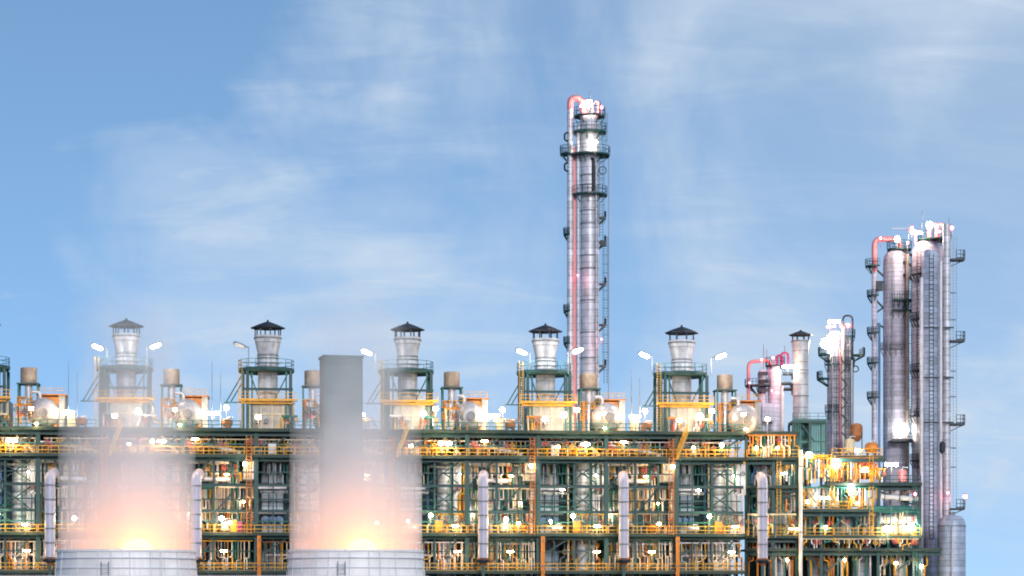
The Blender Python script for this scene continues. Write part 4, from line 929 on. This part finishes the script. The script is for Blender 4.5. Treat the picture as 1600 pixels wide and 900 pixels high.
lman(1170, 1205, 724, 758, 316, 7, .13, 'grey', 'manifold of drops next to the last downcomer', 43, ['pipe', 'grey', 'lgreen', 'blue'])
lman(1168, 1243, 765, 834, 317, 13, .14, 'pipe', 'wide manifold above the lower deck near the white riser', 44, ['pipe', 'grey', 'lgreen', 'cream', 'orange'])
lman(1256, 1370, 804, 836, 316, 16, .13, 'white', 'wide manifold under the upper yellow railing', 45, AA)
lman(1255, 1365, 845, 905, 315.5, 15, .15, 'cream', 'wide manifold below the lower railing', 46, ['cream', 'yellow', 'pipe', 'grey', 'rust', 'lgreen'])
lman(1376, 1450, 863, 905, 315.5, 11, .15, 'pipe', 'manifold at the very end of the lower deck', 47, ['cream', 'yellow', 'pipe', 'grey', 'white'])
lman(1168, 1243, 845, 905, 315.5, 11, .15, 'rust', 'manifold of rusty drops below the lower deck', 48, ['cream', 'orange', 'pipe', 'grey', 'rust'])
lman(1376, 1434, 762, 776, 316.5, 9, .11, 'pipe', 'small manifold under the roof at the structure end', 49, ['white', 'cream', 'pipe', 'grey'])
lman(1300, 1385, 733, 754, 318, 10, .12, 'orange', 'orange manifold on the roof of the stepped structure', 50, ['orange', 'yellow', 'cream', 'rust'])
lman(1252, 1300, 712, 752, 318, 8, .12, 'yellow', 'yellow manifold below the slatted tower', 51, ['yellow', 'orange', 'cream', 'white'])
lman(1248, 1300, 716, 750, 313.4, 11, .1, 'yellow', 'yellow front manifold under the slatted tower', 81, ['yellow', 'orange', 'white', 'lgreen'])
lman(1300, 1372, 716, 752, 314.6, 14, .1, 'orange', 'orange front manifold under the high orange railing', 82, ['yellow', 'orange', 'cream', 'rust'])
lman(1250, 1372, 762, 793, 313.6, 22, .09, 'lgreen', 'long fine manifold above the upper yellow railing', 83, ['lgreen', 'cream', 'yellow', 'white', 'orange'])
lman(1250, 1436, 842, 856, 313.2, 26, .08, 'cream', 'long low manifold between the two lowest beams', 84, ['lgreen', 'cream', 'yellow', 'white', 'grey'])
lman(1168, 1244, 804, 836, 313.2, 16, .09, 'cream', 'fine front manifold left of the white riser'.replace('left of', 'beside'), 85, ['lgreen', 'cream', 'yellow', 'white', 'grey'])
lman(1168, 1244, 680, 713, 313.2, 15, .08, 'orange', 'fine front manifold below the pinkish column', 86, ['orange', 'cream', 'yellow', 'white', 'lgreen'])
lman(1374, 1436, 800, 836, 313.0, 9, .08, 'lgreen', 'fine manifold before the fat ducts', 87, ['lgreen', 'grey', 'cream'])
for (a, b, c, d) in ((1255, 760, 1280, 792), (1280, 760, 1255, 792), (1300, 760, 1330, 792), (1170, 720, 1204, 756), (1204, 720, 1170, 756), (1172, 765, 1204, 800), (1376, 842, 1410, 856), (1250, 842, 1282, 895), (1376, 895, 1400, 862), (1374, 756, 1384, 715), (1300, 752, 1320, 715)):
    MB().bar(at(a, b, Y + .5), at(c, d, Y + .5), .15).build('brace', 'green', pf)
for px in (1226, 1266, 1310, 1340, 1392, 1414): MB().ibeam((X(px, Y), Y + .6, 0), (X(px, Y), Y + .6, Z(797 if px < 1370 else 756, Y)), .18, .18).build('column', 'lgreen' if px % 3 else 'green', pf)
for px, z0_, z1_ in ((1216, 838, 716), (1360, 838, 712), (1300, 797, 712), (1428, 900, 756)):
    b = MB()
    for dx in (-.25, .25): b.bar((X(px, Y) + dx, Y - .8, Z(z0_, Y)), (X(px, Y) + dx, Y - .8, Z(z1_, Y)), .08)
    z = Z(z0_, Y) + .2
    while z < Z(z1_, Y): b.bar((X(px, Y) - .25, Y - .8, z), (X(px, Y) + .25, Y - .8, z), .05); z += .38
    b.build('ladder', 'yellow' if px != 1428 else 'lgreen', pf)
wl = lambda lab: (lambda t: tag(t, lab, 'lamp', 'work lamps of the stepped structure'))
for px, py, Y_, c, W, r_, lab in (
    (1306, 724, 313.5, 'white', 900, .62, 'largest blazing work lamp below the grey twin pipe column'),
    (1264, 712, 314, 'white', 420, .5, 'work lamp under the slatted tower'), (1330, 762, 312.4, 'white', 420, .5, 'work lamp above the upper yellow railing end'),
    (1352, 734, 315, 'warm', 600, .4, 'warm work lamp before the big orange vessel'), (1393, 726, 316, 'white', 420, .4, 'work lamp on the roof near the domed column'),
    (1340, 704, 317, 'warm', 420, .3, 'warm work lamp at the high orange railing'), (1288, 778, 314, 'white', 300, .32, 'work lamp above the slim cream vessel'),
    (1262, 784, 314, 'warm', 240, .24, 'warm work lamp behind the upper yellow railing'), (1340, 786, 314, 'warm', 260, .24, 'warm work lamp before the orange lying vessel'),
    (1386, 826, 312.6, 'white', 420, .44, 'work lamp before the fat cream duct'), (1424, 822, 312.6, 'white', 420, .44, 'work lamp at the outermost end of the ducts'),
    (1240, 826, 313.6, 'warm', 280, .28, 'warm work lamp beside the white riser on the lower deck'), (1290, 824, 313.6, 'white', 260, .26, 'work lamp under the upper deck beside the white vessel'),
    (1190, 812, 313, 'white', 280, .3, 'work lamp beside the last downcomer'), (1215, 700, 313, 'warm', 260, .2, 'warm work lamp by the rusty vessel'),
    (1182, 700, 313, 'warm', 260, .24, 'warm work lamp under the pinkish column'), (1225, 740, 313, 'white', 160, .18, 'small work lamp beside the white riser top'),
    (1400, 880, 312.8, 'warm', 300, .2, 'warm work lamp below the end of the lower deck'), (1320, 875, 312.8, 'warm', 280, .2, 'warm work lamp in the wide cream manifold'),
    (1230, 875, 312.8, 'warm', 260, .2, 'warm work lamp among rusty drops'), (1440, 885, 312.8, 'white', 260, .24, 'work lamp by the foot of the wide column')):
    work_lamp(px, py, Y_, c, W, r_, 1.3, mk=wl(lab))
# ================================================================== rectangular grey shaft behind the steam
Y = 240.0; S = F / Y
gs = thing('square_shaft', 'shaft', (X(533, Y), Y, 0), 'plain grey green square shaft rising out of the steam')
w = 60 / S / 2
def rbox(mb, w, d, z0, z1, a=R(14)):
    c = Vector((X(533, Y), Y, 0)); m_ = Matrix.Rotation(a, 3, 'Z'); P = [c + m_ @ Vector((sx * w, sy * d, 0)) for sx, sy in ((-1,-1),(1,-1),(1,1),(-1,1))]
    return mb.add([p + Vector((0,0,z0)) for p in P] + [p + Vector((0,0,z1)) for p in P], [(3,2,1,0),(4,5,6,7),(0,1,5,4),(1,2,6,5),(2,3,7,6),(3,0,4,7)])
rbox(MB(), w, w * .8, 0, Z(561, Y)).build('tower_body', 'shaft', gs)
rbox(MB(), w + .12, w * .8 + .12, Z(561, Y) + .003, Z(557.5, Y)).build('coping', 'shaft', gs)
for zq in (22, 27, 32): rbox(MB(), w + .03, w * .8 + .03, zq, zq + .12).build('joint_band', 'shaft', gs)
# ================================================================== cooling tower with two fan stacks
FS = [(198.5, 171.0, 106.5, 'white ribbed fan stack with ladder under the plume without the shaft'), (556, 175.0, 104, 'white ribbed fan stack below the grey shaft')]
ct = thing('cooling_tower', 'cooling tower', (X(380, 173), 173, 0), 'pale cooling tower block carrying two glowing fan stacks')
z0 = Z(921, 168); x0, x1 = X(-250, 168), X(664, 168)
MB().box(x0, x1, 165.5, 182, 0, z0 - .25).build('tower_body', 'conc', ct)
dk = MB().box(x0 - .3, x1 + .3, 165.2, 182.3, z0 - .249, z0).build('fan_deck', 'conc', ct)
MB().rail((x0, 165.4, z0), (x1, 165.4, z0), 1.0, 2.4, .035, False).rail((x1, 165.4, z0), (x1, 182, z0), 1.0, 2.4, .035, False).build('guard_rail', 'white', dk)
lv = MB()
for i in range(10): lv.box(x0 + .4, x1 - .4, 165.1, 165.45, 1 + i * 1.0, 1.12 + i * 1.0)
lv.build('louvre_frame', 'grey', ct)
def plume_material(name, zb, zt, r, dens):
    m = bpy.data.materials.new(name); m.use_nodes = True; nt = m.node_tree; N = nt.nodes; L = nt.links
    N.remove(N['Principled BSDF']); pvn = N.new('ShaderNodeVolumePrincipled')
    pvn.inputs['Color'].default_value = (.995, .995, .995, 1); pvn.inputs['Anisotropy'].default_value = -0.3
    L.new(pvn.outputs[0], N['Material Output'].inputs['Volume'])
    tcn = N.new('ShaderNodeTexCoord'); sx = N.new('ShaderNodeSeparateXYZ'); L.new(tcn.outputs['Object'], sx.inputs[0])
    ramp = N.new('ShaderNodeValToRGB'); mr = N.new('ShaderNodeMapRange'); mr.inputs[1].default_value = 0; mr.inputs[2].default_value = zt - zb
    L.new(sx.outputs[2], mr.inputs[0]); L.new(mr.outputs[0], ramp.inputs[0])
    e = ramp.color_ramp.elements; e[0].position = 0; e[0].color = (1, 1, 1, 1); e[1].position = 1; e[1].color = (0, 0, 0, 1)
    for pos, v in ((.30, .95), (.40, .78), (.50, .66), (.70, .58), (.88, .44)):
        k = e.new(pos); k.color = (v, v, v, 1)
    # soft edge by distance from axis
    xx = N.new('ShaderNodeVectorMath'); xx.operation = 'LENGTH'; cm = N.new('ShaderNodeCombineXYZ'); L.new(sx.outputs[0], cm.inputs[0]); L.new(sx.outputs[1], cm.inputs[1]); L.new(cm.outputs[0], xx.inputs[0])
    rad = N.new('ShaderNodeMapRange'); rad.interpolation_type = 'SMOOTHSTEP'; rad.inputs[1].default_value = r * .4; rad.inputs[2].default_value = r * .92; rad.inputs[3].default_value = 1; rad.inputs[4].default_value = 0
    no2 = N.new('ShaderNodeTexNoise'); no2.inputs['Scale'].default_value = .28; no2.inputs['Detail'].default_value = 4; L.new(tcn.outputs['Object'], no2.inputs['Vector'])
    wob = N.new('ShaderNodeMapRange'); wob.inputs[1].default_value = .25; wob.inputs[2].default_value = .75; wob.inputs[3].default_value = -1.6; wob.inputs[4].default_value = 1.8; L.new(no2.outputs['Fac'], wob.inputs[0])
    adw = N.new('ShaderNodeMath'); adw.operation = 'ADD'; L.new(xx.outputs['Value'], adw.inputs[0]); L.new(wob.outputs[0], adw.inputs[1])
    L.new(adw.outputs[0], rad.inputs[0])
    hz_ = N.new('ShaderNodeMapRange'); hz_.inputs[1].default_value = 4; hz_.inputs[2].default_value = 13; L.new(sx.outputs[2], hz_.inputs[0])
    mixr = N.new('ShaderNodeMix'); L.new(hz_.outputs[0], mixr.inputs[0]); mixr.inputs[2].default_value = 1.0; L.new(rad.outputs[0], mixr.inputs[3])
    no = N.new('ShaderNodeTexNoise'); no.inputs['Scale'].default_value = .22; no.inputs['Detail'].default_value = 3
    mpp = N.new('ShaderNodeMapping'); mpp.inputs['Scale'].default_value = (1, 1, .35); L.new(tcn.outputs['Object'], mpp.inputs[0]); L.new(mpp.outputs[0], no.inputs['Vector'])
    nr = N.new('ShaderNodeMapRange'); nr.inputs[1].default_value = .3; nr.inputs[2].default_value = .7; nr.inputs[3].default_value = .5; nr.inputs[4].default_value = 1.45; L.new(no.outputs['Fac'], nr.inputs[0])
    a = N.new('ShaderNodeMath'); a.operation = 'MULTIPLY'; L.new(ramp.outputs[0], a.inputs[0]); L.new(mixr.outputs[0], a.inputs[1])
    b = N.new('ShaderNodeMath'); b.operation = 'MULTIPLY'; L.new(a.outputs[0], b.inputs[0]); L.new(nr.outputs[0], b.inputs[1])
    c = N.new('ShaderNodeMath'); c.operation = 'MULTIPLY'; L.new(b.outputs[0], c.inputs[0]); c.inputs[1].default_value = dens
    L.new(c.outputs[0], pvn.inputs['Density'])
    return m
for i, (pc_, Yc, hw, lab) in enumerate(FS):
    cx = X(pc_, Yc); r = hw / F * Yc; zt = Z(860, Yc)
    fs = thing('fan_stack', 'fan stack', (cx, Yc, z0), lab, 'white fan stacks with glowing mouths')
    MB().lathe((cx, Yc, 0), [(r * 1.05, z0 + .01), (r * 1.02, z0 + 1.2), (r, zt - .3), (r, zt), (r - .12, zt), (r - .12, zt - .3), (r * .97, z0 + .01)], 72, cap=False).build('shell', 'frp', fs)
    MB().lathe((cx, Yc, zt), [(r, -.16), (r + .1, -.16), (r + .1, .02), (r - .15, .02)], 72, cap=False).build('rim_band', 'frp', fs)
    for zq in (zt - .62, zt - 1.35): MB().lathe((cx, Yc, zq), [(r, -.035), (r * 1.022 + .05, -.035), (r * 1.022 + .05, .035), (r, .035)], 72, cap=False).build('hoop', 'rib', fs)
    for j in range(26):
        t = 2 * math.pi * (j + .37 + rnd.uniform(-.3, .3)) / 26
        if rnd.random() < .2: continue
        d = Vector((math.cos(t), math.sin(t), 0)); c = Vector((cx, Yc, 0))
        MB().bar(c + d * (r * 1.05 + .02) + Vector((0, 0, z0 + .02)), c + d * (r + .05) + Vector((0, 0, zt - .17)), .06, .05).build('rib', 'rib', fs)
    lad = MB(); t = R(-97); d = Vector((math.cos(t), math.sin(t), 0)); s_ = Vector((-d.y, d.x, 0)); c = Vector((cx, Yc, 0)) + d * (r * 1.05 + .25)
    for q in (-.28, .28): lad.bar(c + s_ * q + Vector((0, 0, z0)), c + s_ * q + Vector((0, 0, zt - .9)), .07)
    for q in range(6): lad.bar(c - s_ * .28 + Vector((0, 0, z0 + .3 + q * .3)), c + s_ * .28 + Vector((0, 0, z0 + .3 + q * .3)), .045)
    lad.build('ladder', 'grey', fs)
    hub = MB().lathe((cx, Yc, z0 + .9), [(.7, -.3), (.7, .2), (.4, .4), (.01, .45)], 16).build('fan_hub', 'grey', fs)
    for j in range(6):
        t = 2 * math.pi * j / 6; d = Vector((math.cos(t), math.sin(t), 0)); c = Vector((cx, Yc, z0 + .9))
        MB().bar(c + d * .6, c + d * (r * .9), .7, .07).build('fan_blade', 'grey', fs)
    # glowing lamp in the mouth
    lp = at(215 if i == 0 else 566, 862, Yc); ml = thing('mouth_lamp', 'lamp', lp - Vector((0, 0, 1.5)), ('half hidden white hot lamp in the mouth of the laddered fan stack' if i == 0 else 'half hidden white hot lamp in the fan stack mouth under the shaft'), 'glowing lamps in the fan stack mouths')
    MB().lathe(lp, [(.01, -1.0), (.7, -.75), (1.15, -.2), (1.2, .1), (1.05, .5), (.7, .82), (.3, .97), (.01, 1.0)], 28).build('globe', E['core'], ml)
    MB().bar(lp - Vector((0, 0, 1.9)), lp - Vector((0, 0, .95)), .3).build('post', 'grey', ml)
    # steam
    ztop = Z(452, Yc)
    zb = z0 + 1.6
    pm = MB().lathe((0, 0, 0), [(r - .14, 0), (r - .14, zt - zb), (r * 1.0, zt - zb + .02), (r * 1.0, ztop - zb)], 48)
    po = pm.build('steam_plume', plume_material('steam', zb, ztop, r, .23), None)
    po.location = (cx, Yc, zb)
    tag(po, 'pale steam plume rising from the laddered fan stack' if i == 0 else 'pale steam plume rising around the grey green shaft', 'steam', None, 'stuff')
# ================================================================== ground
gp = MB(); nG = 24; ex = 9000
gp.add([(-ex, -500, 0), (ex, -500, 0), (ex, 14000, 0), (-ex, 14000, 0)], [(0, 1, 2, 3)])
tag(gp.build('ground', 'asphalt'), 'grey gravel ground of the plant site', 'ground', None, 'structure')
# ================================================================== world
w = bpy.data.worlds.new('World'); scn.world = w; w.use_nodes = True
nt = w.node_tree; N = nt.nodes; L = nt.links; bg = N['Background']
SUN_EL, SUN_ROT = R(16), R(169)
sky = N.new('ShaderNodeTexSky'); sky.sky_type = 'NISHITA'; sky.sun_disc = False; sky.sun_elevation = SUN_EL; sky.sun_rotation = SUN_ROT
sky.air_density = 1.0; sky.dust_density = 0.2; sky.ozone_density = 3.0; sky.altitude = 1500
tc_ = N.new('ShaderNodeTexCoord')
sep = N.new('ShaderNodeSeparateXYZ'); L.new(tc_.outputs['Generated'], sep.inputs[0])
def math_(op, a, b=None, v=None):
    n_ = N.new('ShaderNodeMath'); n_.operation = op
    if hasattr(a, 'links') or hasattr(a, 'is_linked'): L.new(a, n_.inputs[0])
    else: n_.inputs[0].default_value = a
    if b is not None:
        if hasattr(b, 'is_linked'): L.new(b, n_.inputs[1])
        else: n_.inputs[1].default_value = b
    return n_.outputs[0]
# cirrus sheet: project the view direction on a high layer
den = math_('ADD', math_('MAXIMUM', sep.outputs[2], 0.0), 0.42)
u = math_('DIVIDE', sep.outputs[0], den); v_ = math_('DIVIDE', sep.outputs[1], den)
cmb = N.new('ShaderNodeCombineXYZ'); L.new(u, cmb.inputs[0]); L.new(v_, cmb.inputs[1])
mp = N.new('ShaderNodeMapping'); mp.inputs['Rotation'].default_value = (0, 0, R(-38)); mp.inputs['Scale'].default_value = (2.0, 0.9, 1); L.new(cmb.outputs[0], mp.inputs[0])
na = N.new('ShaderNodeTexNoise'); na.inputs['Scale'].default_value = 2.1; na.inputs['Detail'].default_value = 5; na.inputs['Roughness'].default_value = .55; na.inputs['Distortion'].default_value = .6; L.new(mp.outputs[0], na.inputs['Vector'])
mp2 = N.new('ShaderNodeMapping'); mp2.inputs['Rotation'].default_value = (0, 0, R(28)); mp2.inputs['Scale'].default_value = (2.5, 7, 1); L.new(cmb.outputs[0], mp2.inputs[0])
nb = N.new('ShaderNodeTexNoise'); nb.inputs['Scale'].default_value = 1.9; nb.inputs['Detail'].default_value = 4; nb.inputs['Roughness'].default_value = .5; nb.inputs['Distortion'].default_value = .8; L.new(mp2.outputs[0], nb.inputs['Vector'])
ra = N.new('ShaderNodeMapRange'); ra.interpolation_type = 'SMOOTHSTEP'; ra.inputs[1].default_value = .40; ra.inputs[2].default_value = .72; L.new(na.outputs['Fac'], ra.inputs[0])
rb = N.new('ShaderNodeMapRange'); rb.inputs[1].default_value = .35; rb.inputs[2].default_value = .75; rb.inputs[3].default_value = .6; L.new(nb.outputs['Fac'], rb.inputs[0])
mp3 = N.new('ShaderNodeMapping'); mp3.inputs['Rotation'].default_value = (0, 0, R(-20)); mp3.inputs['Scale'].default_value = (2.2, 7.5, 1); L.new(cmb.outputs[0], mp3.inputs[0])
nc = N.new('ShaderNodeTexNoise'); nc.inputs['Scale'].default_value = 2.4; nc.inputs['Detail'].default_value = 7; nc.inputs['Roughness'].default_value = .6; nc.inputs['Distortion'].default_value = .5; L.new(mp3.outputs[0], nc.inputs['Vector'])
rc = N.new('ShaderNodeMapRange'); rc.inputs[1].default_value = .48; rc.inputs[2].default_value = .8; rc.inputs[4].default_value = .5; L.new(nc.outputs['Fac'], rc.inputs[0])
bias = math_('ADD', math_('MULTIPLY', sep.outputs[0], math_('ADD', math_('MULTIPLY', sep.outputs[2], 6.5), .15)), .06)
cl0 = math_('MULTIPLY', math_('MULTIPLY', ra.outputs[0], rb.outputs[0]), .78)
low = math_('MAXIMUM', math_('MULTIPLY', math_('SUBTRACT', .13, sep.outputs[2]), 1.3), 0.0)
cl0 = math_('ADD', cl0, low)
cl = math_('MINIMUM', math_('MAXIMUM', math_('ADD', math_('ADD', cl0, math_('MULTIPLY', rc.outputs[0], math_('ADD', ra.outputs[0], .35))), bias), 0.0), 1.0)
tint = N.new('ShaderNodeMix'); tint.data_type = 'RGBA'; tint.blend_type = 'MULTIPLY'; tint.inputs[0].default_value = 1; tint.inputs[7].default_value = (1.03, 1.01, 0.925, 1)
L.new(sky.outputs[0], tint.inputs[6])
lift = N.new('ShaderNodeCombineXYZ'); L.new(sep.outputs[0], lift.inputs[0]); L.new(sep.outputs[1], lift.inputs[1]); L.new(math_('ADD', math_('MAXIMUM', sep.outputs[2], 0.0), .20), lift.inputs[2])
nrm = N.new('ShaderNodeVectorMath'); nrm.operation = 'NORMALIZE'; L.new(lift.outputs[0], nrm.inputs[0]); L.new(nrm.outputs[0], sky.inputs[0])
mxs = N.new('ShaderNodeMix'); mxs.data_type = 'RGBA'; L.new(cl, mxs.inputs[0]); L.new(tint.outputs[2], mxs.inputs[6]); mxs.inputs[7].default_value = (3.5, 4.15, 4.95, 1)
L.new(mxs.outputs[2], bg.inputs[0]); bg.inputs[1].default_value = .142
sl = bpy.data.lights.new('sun', 'SUN'); sl.energy = 1.55; sl.angle = R(12); sl.color = (1, .93, .90)
so = bpy.data.objects.new('sun', sl); col.objects.link(so)
dirv = Vector((math.sin(SUN_ROT) * math.cos(SUN_EL), math.cos(SUN_ROT) * math.cos(SUN_EL), math.sin(SUN_EL)))
so.rotation_euler = dirv.to_track_quat('Z', 'Y').to_euler(); so.location = (0, 0, 200)
# ================================================================== camera & render
cam = bpy.data.cameras.new('camera'); co = bpy.data.objects.new('camera', cam); col.objects.link(co)
co.location = (0, 0, ZC); co.rotation_euler = (R(90), 0, 0); cam.sensor_width = 36; cam.lens = 36 * F / 1600; cam.shift_y = (HZ - 450) / 1600; cam.clip_end = 30000; cam.clip_start = .5
scn.camera = co
scn.view_settings.view_transform = 'Standard'; scn.view_settings.look = 'None'; scn.view_settings.exposure = 0.3; scn.view_settings.gamma = 1
scn.render.engine = 'CYCLES'
cy = scn.cycles; cy.use_denoising = True; cy.max_bounces = 10; cy.volume_bounces = 8; cy.diffuse_bounces = 3; cy.glossy_bounces = 3; cy.use_light_tree = True
cy.volume_step_rate = 2.0; cy.sample_clamp_indirect = 8; cy.filter_width = 1.9

for o in col.objects:
    if o.parent is None and 'label' in o and 'kind' not in o: o['kind'] = 'thing'
